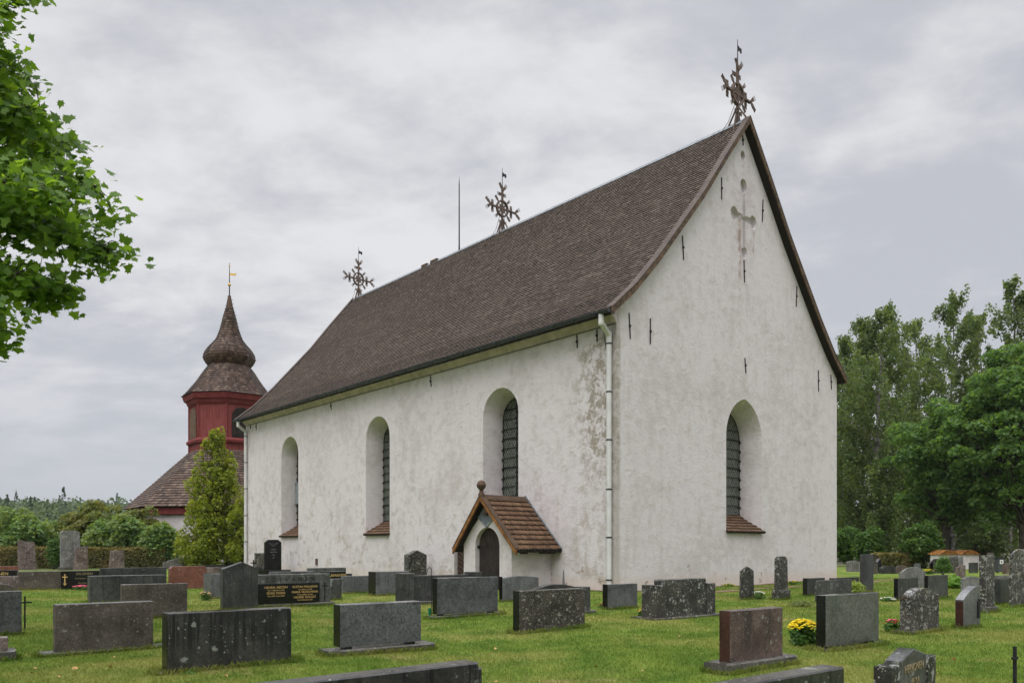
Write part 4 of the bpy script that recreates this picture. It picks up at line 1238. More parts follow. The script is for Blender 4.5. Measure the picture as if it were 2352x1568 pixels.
grave('small leaning pinkish stone beside the tall grey column', 'st_pink', a1(680), Y(530), a1(805), Y(330), t=.4, amp=.035, top=t_slope, targs=(-.18,), tl=.1, seed=17)
grave('small pinkish stone standing alone before the right hedge', 'st_pink', a1(1008), Y(528), a1(1142), Y(352), t=.4, amp=.03, tl=.08, seed=18)
grave('long pale grey stone with gently arched top by the yellow-green tree', 'st_paleg', a1(1502), Y(522), a2(440), Y(408), t=.3, top=t_arch, targs=(.45,), seed=19, amp=.008)
r, s, L, H, t = grave('smooth red granite stone with cut upper corners', 'st_red_smooth', a1(1562), Y(714), a2(330), Y(497), xe=a1(1546), top=t_cham, targs=(.09, .06), seed=20)
letters(s, [('+', L * .25, H - .19, .16), ('+', L * .82, H - .19, .16)], M['gold_dull'])
grave('pinkish grey stone half hidden behind the smooth red granite one', 'st_pink', a2(322), Y(650), a2(505), Y(505), t=.2, amp=.008, seed=21)
grave('short grey stone with rough pale end, right of the red granite one', 'st_grey_dry', a2(375), Y(803), a2(482), Y(566), xe=a2(300), seed=22)
grave('long black low stone behind the red granite stone, under the tree', 'st_black', a2(235), Y(560), a2(500), Y(484), t=.2, seed=23)
grave('dark slim pointed stone beneath the yellow-green tree by the church corner', 'st_anthracite', a2(508), Y(520), a2(556), Y(372), t=.3, top=t_gable, targs=(.12,), seed=24, amp=.01)
grave('low dark headstone beneath the tree, right of the slim pointed stone', 'st_anthracite', a2(556), Y(520), a2(612), Y(425), t=.25, amp=.01, seed=124)

# the stone with the large family name
r, s, L, H, t = grave('dark stone lettered TOIVANEN with an inset black panel of gold names', 'st_mid', a2(745), Y(852), a2(1465), Y(576), t=.2, plinth=(.10, .08, .12), seed=25)
dk = (.26, .26 + (L - .26))
letters(s, [(ch, .42 + k * (L - .95) / 7.0, H - .19, .17) for k, ch in enumerate('TOIVANEN')], M['letter_dark'])
pz0, pz1 = .11, H - .245
pan = obj('inscribed_panel', stone_mesh([block(L - .40, .015, pz1, None, s0=.08, y0=-.012, z0=pz0, c=.003)]), M['st_jet'], s, sharp=R(35))
pw = L - .40; lines = []
xa, xb = .08 + pw * .315, .08 + pw * .765; zt = pz1 - .13
for k, (a, sz) in enumerate((('HENRIK ABDON', .088), ('*22.7.1898 †24.1.1974', .052), ('SENIA MARIA', .088), ('*22.4.1897 †1.8.2.1963', .052))):
    lines.append((a, xa, zt - (k // 2) * .155 - (k % 2) * .068, sz))
for k, (a, sz) in enumerate((('KUSTAA MALAKIAS', .084), ('*6.2.1840 †1.3.1918', .05), ('MARIA VILHELMIINA', .084), ('*14.12.1848 †1.8.1934', .05), ('HENRIK AUGUST', .084), ('*16.7.1878 †20.2.1901', .05))):
    lines.append((a, xb, zt - (k // 2) * .145 - (k % 2) * .066, sz))
letters(pan, lines, M['gold_paint'], y=-.016)
mb = MB(); xc = L - .16; mb.box((xc - .018, -.006, .12), (xc + .018, -.001, H - .24)); mb.box((xc - .09, -.0065, H - .36), (xc + .09, -.0015, H - .325)); mb.build('incised_cross', M['letter_dark'], s)

# tall black memorial by the church wall
r, s, L, H, t = grave('tall black memorial with cut corners and carved drapery near the church wall', 'st_jet', a2(868), Y(528), a2(1018), Y(250), t=.35, plinth=(.30, .5, .45), top=t_cham, targs=(.16, .2), seed=26, pmat='st_jet', name='memorial_stone', phi=.5)
letters(s, [('PERHE', L / 2, H - .62, .1), ('HAUTA', L / 2, H - .78, .12), ('1893', L / 2, H - .93, .08), ('1901', L / 2, H - 1.1, .08)], M['letter_pale'])
mb = MB()
for k in range(3):
    mb.tube([(L * (.18 + .64 * u), -.012, H - .16 - (.10 + .07 * k) * math.sin(math.pi * u)) for u in np.linspace(0, 1, 13)], .016, 6)
mb.build('carved_drapery', M['st_anthracite'], s)
obj('rough_side', stone_mesh([block(.5, .4, H * .62, None, amp=.03, s0=-.53, y0=.05, seed=27, z0=.28)]), M['st_lichen'], r, sharp=R(35))
grave('grey slab right behind the stone lettered TOIVANEN', 'st_grey_dry', a2(915), Y(690), a2(1312), Y(546), t=.18, seed=28)
grave('dark-framed grey slab close to the church wall, behind the gold lettered KAAMANEN', 'st_grey_dry', a2(1268), Y(640), a2(1612), Y(512), xe=a2(1250), seed=29)
r, s, L, H, t = grave('black polished stone lettered KAAMANEN in gold', 'st_jet', a2(1395), Y(715), a2(1608), Y(545), xe=a2(1375), seed=30)
letters(s, [('KAAMANEN', L * .58, H - .2, .155), ('ARVO', L * .45, H - .36, .08), ('HILJA MARIA', L * .62, H - .48, .07)], M['gold_paint'])
grave('low dark block right of the stone lettered KAAMANEN', 'st_dark', a2(1612), Y(700), a2(1668), Y(562), t=.2, seed=31)
grave('short lichened block right of the stone lettered TOIVANEN', 'st_dark_mottled', a2(1468), Y(800), a2(1572), Y(612), t=.2, seed=32, amp=.006)
grave('plain smooth grey slab left of the tall dark-ended slab', 'st_grey_dry', a2(1580), Y(750), a2(1818), Y(586), t=.16, seed=33)

# --- centre
grave('smooth pale grey slab with a black wet end, left of the rough peaked stone', 'st_grey_dry', a3(160), Y(772), a3(470), Y(546), xe=a3(92), end='st_jet', seed=34)
grave('rough lichened stone with a peaked top against the church wall', 'st_lichen', a3(458), Y(648), a3(625), Y(348), t=.4, amp=.02, top=t_gable, targs=(.22, .5), seed=35, tr=-.03)
# three-part stone: low wall between two piers
X, D, L, H, _ = place(a3(378), Y(815), a3(1128), Y(562), .64, .14)
root = empty('gravestone', (X, D, 0), .64); tag(root, 'long grey stone of two piers joined by a lower slab, behind the green cup', 'gravestone', GRP)
obj('pier', stone_mesh([block(.44, .3, H, None, y0=-.05, z0=.1)]), M['st_dark'], root, sharp=R(35))
obj('slab', stone_mesh([block(L - .9, .2, H - .07, None, s0=.445, z0=.1)]), M['st_dark'], root, sharp=R(35))
obj('pier', stone_mesh([block(.44, .3, H, None, s0=L - .45, y0=-.05, z0=.1)]), M['st_dark'], root, sharp=R(35))
obj('plinth', stone_mesh([block(L + .3, .5, .12, None, (), 0, 0, .012, .02, s0=-.15, y0=-.15, z0=-.1)]), M['st_plinth'], root, sharp=R(40))
grave('grey speckled slab on a stepped base in front of the porch door', 'st_grey', a3(725), Y(952), a3(1282), Y(604), xe=a3(680), plinth=(.06, .06, .18), end='st_jet', gap=.035, seed=36)
grave('smooth grey stone with softly arched top right before the porch', 'st_grey_dry', a3(1325), Y(828), a3(1657), Y(588), xe=a3(1293), top=t_arch, targs=(.07,), end='st_jet', seed=37)
grave('grey slab flecked with dark damp, on a rough base left of centre foreground', 'st_grey', a2(1560), Y(1262), a3(577), Y(850), xe=a2(1497), plinth=(.10, .08, .22), end='st_jet', gap=.035, seed=38)
grave('brown slab covered in pale lichen dots, in the middle of the lawn', 'st_lichen_brown', a3(1480), Y(1103), a4(357), Y(722), xe=a3(1420), plinth=(.02, .05, .08), end='st_jet', seed=39)
# dark stone with arched middle behind the lichen-dotted slab
X, D, L, H, _ = place(a4(-130), Y(930), a4(405), Y(668), .64, .06)
root = empty('gravestone', (X, D, 0), .64); tag(root, 'dark arched stone with a low side block, behind the lichen-dotted brown slab', 'gravestone', GRP)
obj('slab', stone_mesh([block(L - .32, .22, H, t_arch(H, .14)[0], t_arch(H, .14)[1], z0=-.05)]), M['st_dark'], root, sharp=R(35))
obj('side_block', stone_mesh([block(.31, .26, H - .09, None, s0=L - .315, y0=-.02, z0=-.05)]), M['st_dark_mottled'], root, sharp=R(35))
obj('plinth', stone_mesh([block(L + .2, .45, .06, None, (), 0, 0, .01, .02, s0=-.1, y0=-.12, z0=-.1)]), M['st_plinth'], root, sharp=R(40))
grave('small plain grey slab close to the church corner and white downpipe', 'st_grey_dry', a4(568), Y(887), a4(840), Y(662), xe=a4(518), end='st_jet', seed=40)
# rough dark stone of three heights
X, D, L, H, _ = place(a4(1000), Y(970), a4(1560), Y(622), .64, .05)
root = empty('gravestone', (X, D, 0), .64); tag(root, 'rough black lichened stone with a taller middle and low piers on a base', 'gravestone', GRP)
obj('pier', stone_mesh([block(.34, .42, H - .12, None, amp=.006, z0=.03, seed=3)]), M['st_lichen'], root, sharp=R(35))
obj('slab', stone_mesh([block(L - .68, .34, H, t_cham(H, .03, .02)[0], t_cham(H, .03, .02)[1], amp=.008, s0=.345, y0=.02, z0=.03, seed=4)]), M['st_lichen'], root, sharp=R(35))
obj('pier', stone_mesh([block(.32, .42, H - .12, None, amp=.006, s0=L - .33, z0=.03, seed=5)]), M['st_lichen'], root, sharp=R(35))
obj('plinth', stone_mesh([block(L + .3, .75, .05, None, (), 0, 0, .015, .02, s0=-.15, y0=-.12, z0=-.1)]), M['st_plinth'], root, sharp=R(40))

# --- foreground, cut by the lower edge of the picture
X, D = gp(1100.7, 1520, .85)
def front_slab(label, xr, yr, phi, L, t, H, mat, step):
    X, D = gp(xr, yr, H)
    root = empty('gravestone', (X - L * math.cos(phi), D - L * math.sin(phi), 0), phi); tag(root, label, 'gravestone', GRP)
    obj('slab', stone_mesh([block(L, t, H, None)]), M[mat], root, sharp=R(35))
    if step: obj('side_block', stone_mesh([block(.05, t - .06, H - .045, None, s0=L + .002, y0=.03)]), M['st_dark'], root, sharp=R(35))
    obj('plinth', stone_mesh([block(L + .3, t + .2, .1, None, (), 0, 0, .012, .02, s0=-.15, y0=-.1, z0=-.1)]), M['st_plinth'], root, sharp=R(40))
front_slab('black slab with wet grey top rising from the lower edge, left of centre', 1100.7, 1520, .68, 1.75, .18, .85, 'st_black', True)
front_slab('black slab with glossy wet top at the lower edge, before the red granite block', 1940, 1531, .66, 1.6, .17, .85, 'st_black', False)

# --- right
r, s, L, H, t = grave('reddish-brown granite block on a grey base, right foreground', 'st_red', a5(125), Y(1377), a5(607), Y(908), xe=a5(20), plinth=(.14, .10, .20), seed=41, amp=.004)
obj('polished_end', stone_mesh([block(.006, t - .02, H - .01, None, s0=-.007, y0=.01, z0=.14, c=.002)]), M['st_redbrown_end'], r)
grave('greenish grey polished slab on a thin base, right of the yellow flowers', 'st_greenish', a5(1005), Y(1253), a5(1490), Y(764), xe=a5(910), plinth=(.05, .07, .15), end='st_jet', gap=.035, seed=42)
grave('small dark lichened stone with a peaked top, left of the obelisk', 'st_lichen', a5(225), Y(806), a5(345), Y(497), xe=a5(204), t=.3, top=t_gable, targs=(.14,), amp=.006, tl=.03, tr=.03, seed=43)
r, s, L, H, t = grave('dark lichened obelisk stone on its own base near the church gable', 'st_lichen', a5(562), Y(715), a5(656), Y(404), xe=a5(524), plinth=(.30, .05, .06), amp=.006, tl=.03, tr=.03, top=t_cham, targs=(.07, .25), seed=44, pmat='st_lichen', name='obelisk')
grave('dark low slab at the gable end, left of the mottled slab', 'st_dark', a5(832), Y(778), a5(995), Y(606), xe=a5(788), end='st_jet', seed=45)
grave('mottled dark slab with wet stripes right behind the greenish grey slab', 'st_dark_mottled', a5(922), Y(830), a5(1240), Y(628), xe=a5(900), seed=46)
grave('low black slab behind the yellow-green fern', 'st_dark', a5(1075), Y(700), a5(1310), Y(604), t=.2, seed=47)
grave('tall slim anthracite pillar stone at the end of the church wall', 'st_anthracite', a6(105), Y(726), a6(184), Y(384), xe=a6(57), amp=.008, tl=.03, tr=-.03, seed=48, name='stone_pillar')
grave('lichen-mottled stone with arched top on a base, right side of the lawn', 'st_lichen_heavy', a6(522), Y(1088), a6(788), Y(702), xe=a6(425), top=t_shoulder, targs=(.14, .1), plinth=(.07, .09, .10), amp=.006, seed=49)
r, s, L, H, t = grave('narrow grey stone with curved polished top and a black lantern', 'st_grey_dry', a6(1015), Y(1076), a6(1165), Y(680), xe=a6(934), top=t_quarter, targs=(.27,), seed=50)
obj('polished_end', stone_mesh([block(.006, t - .02, H - .30, None, s0=-.007, y0=.01, z0=-.05, c=.002)]), M['st_redbrown_end'], r)
mb = MB(); lx0 = L - .10
mb.prism([(lx0 - .045, .20), (lx0 + .045, .20), (lx0 + .045, .50), (lx0, .60), (lx0 - .045, .50)], 'y', -.03, -.004)
la = mb.build('lantern', M['iron'], r)
grave('tall lichened pillar with orange crust on a stone base, right side', 'st_lichen_heavy', a6(1215), Y(868), a6(1302), Y(392), xe=a6(1152), plinth=(.16, .06, .05), amp=.02, tl=.03, tr=.02, seed=51, name='stone_pillar')
grave('big round-topped boulder-like stone with heavy lichen at the right edge', 'st_lichen_heavy', a6(1448), Y(862), a6(1640), Y(336), xe=a6(1432), t=.3, top=t_round, targs=(.25,), plinth=(.06, .1, .12), amp=.03, seed=52)
grave('grey stone with a low arched top between two dark slabs, right background', 'st_paleg', a6(440), Y(700), a6(665), Y(506), xe=a6(418), top=t_shoulder, targs=(.18, .08), seed=53)
grave('dark streaked slab in front of the grey arched stone', 'st_dark', a6(412), Y(815), a6(596), Y(607), xe=a6(370), end='st_jet', seed=54)
grave('dark wet slab with pale base left of the hosta plant', 'st_dark', a6(690), Y(788), a6(870), Y(582), xe=a6(650), plinth=(.03, .05, .1), end='st_jet', seed=55)
grave('low grey stone with a rounded top right of the hosta plant', 'st_paleg', a6(1010), Y(762), a6(1160), Y(592), xe=a6(985), top=t_arch, targs=(.07,), seed=56)
grave('dark slab half hidden between orange-crusted pillar and round-topped stone', 'st_dark', a6(1350), Y(852), a6(1460), Y(612), xe=a6(1293), seed=57)
grave('grey stone behind the round-topped boulder-like one, low and flat', 'st_paleg', a6(1340), Y(715), a6(1470), Y(582), t=.2, seed=58)
grave('pinkish upright stone with slanted round top behind the hosta plant', 'st_pink', a6(958), Y(618), a6(1032), Y(486), xe=a6(940), top=t_quarter, targs=(.12,), seed=59)
grave('rough dark block with pale crust left of the pinkish upright stone', 'st_lichen', a6(805), Y(560), a6(940), Y(428), t=.5, amp=.05, seed=60)
grave('tall narrow lichened block behind the pinkish upright stone', 'st_lichen_heavy', a6(922), Y(552), a6(965), Y(412), t=.4, amp=.04, seed=61)
grave('black arched stone left of the round clipped bush', 'st_jet', a6(712), Y(558), a6(762), Y(440), xe=a6(698), top=t_round, targs=(.3,), seed=62)
grave('small grey and red-edged stone at the foot of the bright green shrub', 'st_paleg', a6(-42), Y(548), a6(62), Y(446), xe=a6(-68), top=t_arch, targs=(.08,), seed=63)
grave('small brown stone right of the slim anthracite pillar', 'st_brown', a6(176), Y(570), a6(226), Y(468), t=.25, amp=.01, seed=64)
grave('narrow black pointed stone among the far small stones', 'st_jet', a6(226), Y(555), a6(262), Y(428), t=.2, top=t_gable, targs=(.2,), seed=65)
grave('low dark stone with rounded top in the far row', 'st_dark', a6(270), Y(566), a6(390), Y(492), t=.25, top=t_arch, targs=(.12,), seed=66)
grave('low reddish-brown stone at the end of the far row', 'st_red', a6(395), Y(566), a6(490), Y(485), xe=a6(387), top=t_arch, targs=(.1,), seed=67)
grave('small grey polished stone in front of the dark hedge', 'st_grey_dry', a6(580), Y(530), a6(620), Y(470), xe=a6(556), seed=68)
grave('dark narrow stone left of the wheeled bin, behind the low arched grey stone', 'st_dark', a6(1066), Y(562), a6(1148), Y(462), xe=a6(1058), seed=69)
grave('reddish slim post-like stone right of the wheeled bin', 'st_red', a6(1402), Y(570), a6(1432), Y(470), t=.2, seed=70)
grave('red-brown tall thin stone behind the orange-crusted pillar', 'st_red', a6(1254), Y(545), a6(1288), Y(370), t=.2, seed=71)
grave('small pale stone before the plastered boundary wall', 'st_paleg', a6(962), Y(545), a6(1010), Y(408), t=.25, amp=.02, seed=72)

# stepped stone lettered HEINONEN at the lower right
X, D = gp(2070, 1518.5, .60)
root = empty('gravestone', (X, D, 0), .81)
tag(root, 'stepped dark green stone lettered HEINONEN at the lower right edge', 'gravestone', GRP)
cl, cm, crr = .24, .74, .28
obj('slab', stone_mesh([block(cm, .15, .685, t_gable(.685, .085, .5)[0], (.5,), s0=0)]), M['st_mid'], root, sharp=R(30))
obj('side_block', stone_mesh([block(cl, .16, .57, None, s0=-cl - .003, y0=.004, amp=.008, seed=5)]), M['st_lichen'], root, sharp=R(35))
obj('side_block', stone_mesh([block(crr, .16, .565, None, s0=cm + .003, y0=-.012, amp=.01, seed=6)]), M['st_lichen'], root, sharp=R(35))
letters(root, [('HEINONEN', cm * .5, .475, .11), ('EETLA', cm * .55, .35, .085)], M['gold_dull'])


# iron grave crosses, hook, cup
def iron_cross(label, px, yb, ytop, yarm, half_px, phi=.64, th=.03):
    X, D = gp(px, yb); o = empty('grave_cross', (X, D, 0), phi); tag(o, label, 'iron cross', 'small iron grave crosses')
    zt = EYE - (ytop - YH) * D / FOC; za = EYE - (yarm - YH) * D / FOC; h = half_px / FOC * D / math.cos(phi)
    mb = MB(); mb.box((-th / 2, -th / 2, -.1), (th / 2, th / 2, zt)); mb.build('upright', M['iron'], o)
    mb = MB(); mb.box((-h, -th * .45, za - th / 2), (h, th * .45, za + th / 2)); mb.build('crossbar', M['iron'], o)
iron_cross('thin iron cross beside the plain grey slab at the left edge', a1(228), Y(1066), Y(768), Y(827), 11.5)
iron_cross('black iron cross alone on the grass at the right edge', a6(1484), 1606, Y(1230), Y(1338), 10, th=.03)
iron_cross('thin iron cross against the white church wall beside the black memorial', a2(762), 1335, Y(436), Y(465), 5, th=.05)
X, D = gp(a3(671), Y(952)); o = empty('lantern_hook', (X, D, 0), .64); tag(o, 'thin iron hook rod standing beside the grey speckled slab', 'hook rod')
zt = EYE - (Y(506) - YH) * D / FOC; w = 10 / FOC * D / .8
mb = MB(); mb.tube([(0, 0, -.1), (0, 0, zt - .04), (-w * .15, 0, zt - .01), (-w * .45, 0, zt), (-w * .75, 0, zt - .03), (-w, 0, zt - .14), (-w * 1.05, 0, zt - .17)], .009, 6); mb.build('rod', M['iron'], o)
X, D = gp(a3(655), Y(958)); mb = MB(); mb.lathe([(.022, -.02), (.024, 0), (.042, .19), (.044, .2), (.040, .2), (.022, .01)], 14)
o = mb.build('grave_cup', M['cup_green']); o.location = (X, D, 0); tag(o, 'small green plastic cup standing by the iron hook rod', 'flower cup')


# ------------------------------------------------------------------ leaves, plants, trees
def leaves(C, N, size, tmpl, r, spread=.6, tint=None, fold=.12):
    """C (n,3) centres, N (n,3) facing directions; tmpl (k,2) outline"""
    n = len(C); k = len(tmpl)
    N = N + spread * r.normal(size=(n, 3)); N /= np.linalg.norm(N, axis=1, keepdims=True) + 1e-9
    a = r.normal(size=(n, 3)); a -= N * np.sum(a * N, 1, keepdims=True); a /= np.linalg.norm(a, axis=1, keepdims=True) + 1e-9
    b = np.cross(N, a)
    s = (size * (.6 + .75 * r.rand(n)))[:, None, None]
    T = np.asarray(tmpl)
    V = C[:, None, :] + s * (a[:, None, :] * T[None, :, 0:1] + b[:, None, :] * (T[None, :, 1:2] - .5) - N[:, None, :] * (np.abs(T[None, :, 0:1]) * fold * 2))
    F = np.arange(n * k).reshape(n, k)
    return V.reshape(-1, 3), F, (r.rand(n) if tint is None else tint)


half = [(.0, .0), (.10, .04), (.40, -.06), (.36, .10), (.60, .26), (.43, .36), (.52, .60), (.26, .55), (.22, .68), (.14, .72)]
MAPLE = np.array(half + [(0, 1.0)] + [(-x, y) for x, y in reversed(half[1:])])
DIAM = np.array([(0, 0), (.42, .45), (0, 1), (-.42, .45)])
OVAL = np.array([(0, 0), (.3, .2), (.34, .55), (0, 1), (-.34, .55), (-.3, .2)])
BLADE = np.array([(0, 0), (.14, .4), (0, 1), (-.14, .4)])


def merge(parts):
    V, F, T, o = [], [], [], 0
    for v, f, t in parts:
        V.append(v); F.append(f + o); T.append(t); o += len(v)
    return np.concatenate(V), F, np.concatenate(T)


def limb(mb, p, q, r0, r1, r, bend=.12, n=6):
    p, q = Vector(p), Vector(q); L = (q - p).length
    off = Vector(tuple(r.normal(size=3))) * L * bend * .5 + Vector((0, 0, L * bend * .5))
    pts = [p.lerp(q, t) + off * (math.sin(math.pi * t) * .6) for t in np.linspace(0, 1, 5)]
    mb.tube(pts, [r0 + (r1 - r0) * t for t in np.linspace(0, 1, 5)], n)
    return pts


def lobe_tree(name, label, cat, pos, lobes, mat, trunk_r, fork_z, leaf, per, tmpl=DIAM, seed=1, upper=.35, group=None, bark='bark', spread=.7, shell=.55, crown='crown'):
    """trunk and limbs to a set of leaf masses (centre, radius, flattening)"""
    r = np.random.RandomState(seed)
    root = empty(name, pos); tag(root, label, cat, group)
    P0 = Vector((0, 0, -.2)); F = Vector((r.normal() * .1, r.normal() * .1, fork_z))
    mb = MB(); mb.tube([P0, Vector((0, 0, .1)), P0.lerp(F, .5), F], [trunk_r * 1.35, trunk_r, trunk_r * .85, trunk_r * .7], 9)
    parts = []
    for c, rad, fl in lobes:
        c = Vector(c); st = F.lerp(Vector((0, 0, max(.4, c.z * .6))), r.rand() * .6)
        limb(mb, st, c, trunk_r * (.2 + .12 * r.rand()), trunk_r * .05, r)
        n = int(per * rad * rad)
        d = r.normal(size=(n, 3)); d /= np.linalg.norm(d, axis=1, keepdims=True)
        d[:, 2] = np.where((d[:, 2] < 0) & (r.rand(n) < upper), -d[:, 2], d[:, 2])
        # small sprays standing proud of the mass make its edge uneven
        k = 14; sp = r.normal(size=(k, 3)); sp /= np.linalg.norm(sp, axis=1, keepdims=True)
        near = np.max(d @ sp.T, axis=1)
        rr = rad * (shell + (1 - shell) * r.rand(n) ** .5) * (1 + .28 * np.clip((near - .82) / .18, 0, 1) - .10 * (near < .7))
        C = np.array(c)[None, :] + d * rr[:, None] * np.array([1, 1, fl])
        N = d * .5 + np.array([0, 0, .8])
        parts.append(leaves(C, N, leaf, tmpl, r, spread))
    mb.build('trunk', M[bark], root, sharp=R(60))
    V, Fc, T = merge(parts)
    obj(crown, np_mesh(V, Fc, T), M[mat], root)
    return root


def ell_lobes(rx, ry, z0, z1, n, r0, r1, seed, fl=.75, cone=0.0):
    r = np.random.RandomState(seed); out = []
    zc, hz = (z0 + z1) / 2, (z1 - z0) / 2
    for k in range(n):
        d = r.normal(size=3); d /= np.linalg.norm(d); u = r.rand() ** .4
        rad = r0 + (r1 - r0) * r.rand()
        z = zc + d[2] * (hz - rad * .6) * u; f = (z - z0) / (z1 - z0)
        w = 1 - cone * f
        out.append(((d[0] * max(rx - rad * .7, .1) * u * w, d[1] * max(ry - rad * .7, .1) * u * w, z), rad * (1 - .45 * cone * f), fl))
    return out


# far wooded rise: one mass of small trees
def far_wood():
    r = np.random.RandomState(5); parts = []
    def add(x, y, z, h, w, conifer, tone):
        n = 110 if conifer else 150
        if conifer:
            u = r.rand(n) ** .8; ang = r.rand(n) * 6.283; rad = w * (1 - u) * (.45 + .55 * r.rand(n))
            C = np.stack([x + rad * np.cos(ang), y + rad * np.sin(ang), z + h * (.05 + .95 * u)], 1)
        else:
            d = r.normal(size=(n, 3)); d /= np.linalg.norm(d, axis=1, keepdims=True)
            q = (.5 + .5 * r.rand(n) ** .5)[:, None]
            C = np.array([x, y, z + h * .58]) + d * q * np.array([w, w, h * .44])
        N = np.stack([r.normal(size=n) * .4, -np.ones(n) * .6, np.ones(n) * .6], 1)
        parts.append(leaves(C, N, 1.35 if not conifer else 1.15, DIAM, r, .8, np.clip(tone + .25 * (r.rand(n) - .5), 0, 1)))
    for k in range(900):
        y = 230 + 330 * r.rand() ** .8; x = (-.78 + 1.6 * r.rand()) * y
        con = r.rand() < .10
        h = (9 + 8 * r.rand()) if con else (7 + 6 * r.rand())
        add(x, y, float(hill_z(np.array(x), np.array(y))) - .5, h, (3.0 + 1.4 * r.rand()) if con else (4.2 + 2.4 * r.rand()), con, .15 + .15 * r.rand() if con else .45 + .5 * r.rand())
    x, y = (146 - 1176) / FOC * 330, 330
    add(x, y, float(hill_z(np.array(x), np.array(y))), 19, 3.4, True, .1)
    V, F, T = merge(parts)
    tag(obj('far_wood', np_mesh(V, F, T), M['lf_wood']), 'distant wood of conifers and leafy trees on the rise', 'wood', kind='stuff')


far_wood()

# lilac and other shrubs behind the hedges, left
LG = 'tall shrubs behind the trimmed hedges'
for k, (px, D, top, w, mat, lab, seed) in enumerate((
        (-70, 66, 1160, 3.4, 'lf_lilac', 'pale green tall shrub cut by the left edge of the picture', 1),
        (45, 63, 1166, 3.6, 'lf_lilac', 'broad pale green shrub above the left end of the trimmed hedge', 2),
        (120, 67, 1190, 2.6, 'lf_lilac', 'green shrub behind the small pointed conifer', 3),
        (215, 65, 1152, 3.2, 'lf_olive', 'tall olive-green shrub behind the grey stone column', 4),
        (285, 62, 1188, 2.6, 'lf_lilac', 'mid green shrub above the middle of the right hedge', 5),
        (334, 66, 1164, 1.9, 'lf_olive', 'olive shrub reaching up to the bell tower eaves', 6),
        (366, 61, 1204, 1.45, 'lf_lilac', 'fresh green shrub in front of the white bell tower wall', 7))):
    p = at(px, YH, D); h = EYE + (YH - top) * D / FOC
    lobe_tree('shrub', lab, 'shrub', (p.x, p.y, 0), ell_lobes(w * 1.25, w * .62, .2, h, 44, .35, 1.0, seed, .9), mat, .12, .8, .28, 330, OVAL, seed + 20, group=LG, crown='foliage')


def hedge(label, px0, px1, D, top, depth, seed):
    a, b = at(px0, YH, D), at(px1, YH, D); h = EYE + (YH - top) * D / FOC; L = (b - a).length
    r = np.random.RandomState(seed)
    root = empty('hedge', (a.x, a.y, 0)); tag(root, label, 'hedge', 'trimmed hedges at the churchyard edge')
    n = int(L * 620); f = r.rand(n)
    face = r.rand(n)
    x = L * r.rand(n); y = np.where(face < .5, 0.08 * r.rand(n), depth * r.rand(n)); z = np.where(face < .5, h * r.rand(n), h * (.93 + .09 * r.rand(n)))
    C = np.stack([x, y, z + .06 * np.sin(x * 2.1) + .05 * np.sin(x * 5.3)], 1)
    N = np.where((face < .5)[:, None], np.array([[0, -1, .4]]), np.array([[0, -.2, 1]]))
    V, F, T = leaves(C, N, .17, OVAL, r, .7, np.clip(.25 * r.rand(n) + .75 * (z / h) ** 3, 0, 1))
    m = int(L * 46)                              # longer shoots on top
    C2 = np.stack([L * r.rand(m), depth * r.rand(m), h * (1.0 + .10 * r.rand(m))], 1)
    V2, F2, T2 = leaves(C2, np.tile(np.array([[0, -1., .1]]), (m, 1)), .2, BLADE, r, .5, np.ones(m))
    mb = MB(); mb.box((0.1, .14, 0), (L - .1, depth, h * .9)); mb.build('branches', M['bark'], root)
    V, F, T = merge([(V, F, T), (V2, F2, T2)])
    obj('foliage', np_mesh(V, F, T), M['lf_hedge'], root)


hedge('brownish trimmed hedge at the left edge behind the pinkish pillar', -60, 126, 60, 1258, 1.2, 3)
hedge('brownish trimmed hedge between the grey column and the bell tower', 198, 378, 60, 1260, 1.2, 4)
p = at(124, YH, 58)
lobe_tree('small_conifer', 'small bright green pointed conifer between the two hedges', 'conifer', (p.x, p.y, 0), ell_lobes(.75, .75, .1, 2.35, 26, .28, .42, 8, 1.3, .7), 'lf_conifer', .06, .5, .13, 1500, DIAM, 31, crown='foliage')
# yellow-green tree by the church corner
p = at(496, YH, 59)
lob = []
r = np.random.RandomState(12)
for k in range(190):
    f = r.rand() ** 1.05; z = .6 + 9.6 * f; w = 2.75 * (1 - f) ** .6 * (.95 + .05 * math.sin(9 * f)) + .12
    a = r.rand() * 6.283; u = r.rand() ** .45
    lob.append(((w * u * math.cos(a), w * u * math.sin(a), z), .24 + .36 * (1 - f) * (.6 + .4 * r.rand()), 1.35))
lob += [((.35, 0, 10.2), .33, 1.5), ((.3, 0, 9.5), .42, 1.2), ((-1.2, 0, 8.2), .35, 1.4), ((-2.0, .2, 6.2), .45, 1.2), ((1.2, -.1, 7.6), .5, 1.2)]
lobe_tree('leafy_tree', 'pointed yellow-green tree between the bell tower and the church corner', 'tree', (p.x, p.y, 0), lob, 'lf_thuja', .16, 3.0, .19, 680, OVAL, 33)
p = at(556, YH, 57.5)
lob = [((r.normal() * .35, r.normal() * .35, .8 + 5.0 * q), .55 - .3 * q, 1.1) for q in np.linspace(0, 1, 18)]
lobe_tree('leafy_tree', 'slim yellow-green tree half hidden by the church corner downpipe', 'tree', (p.x, p.y, 0), lob, 'lf_thuja', .1, 2.0, .24, 620, OVAL, 34)

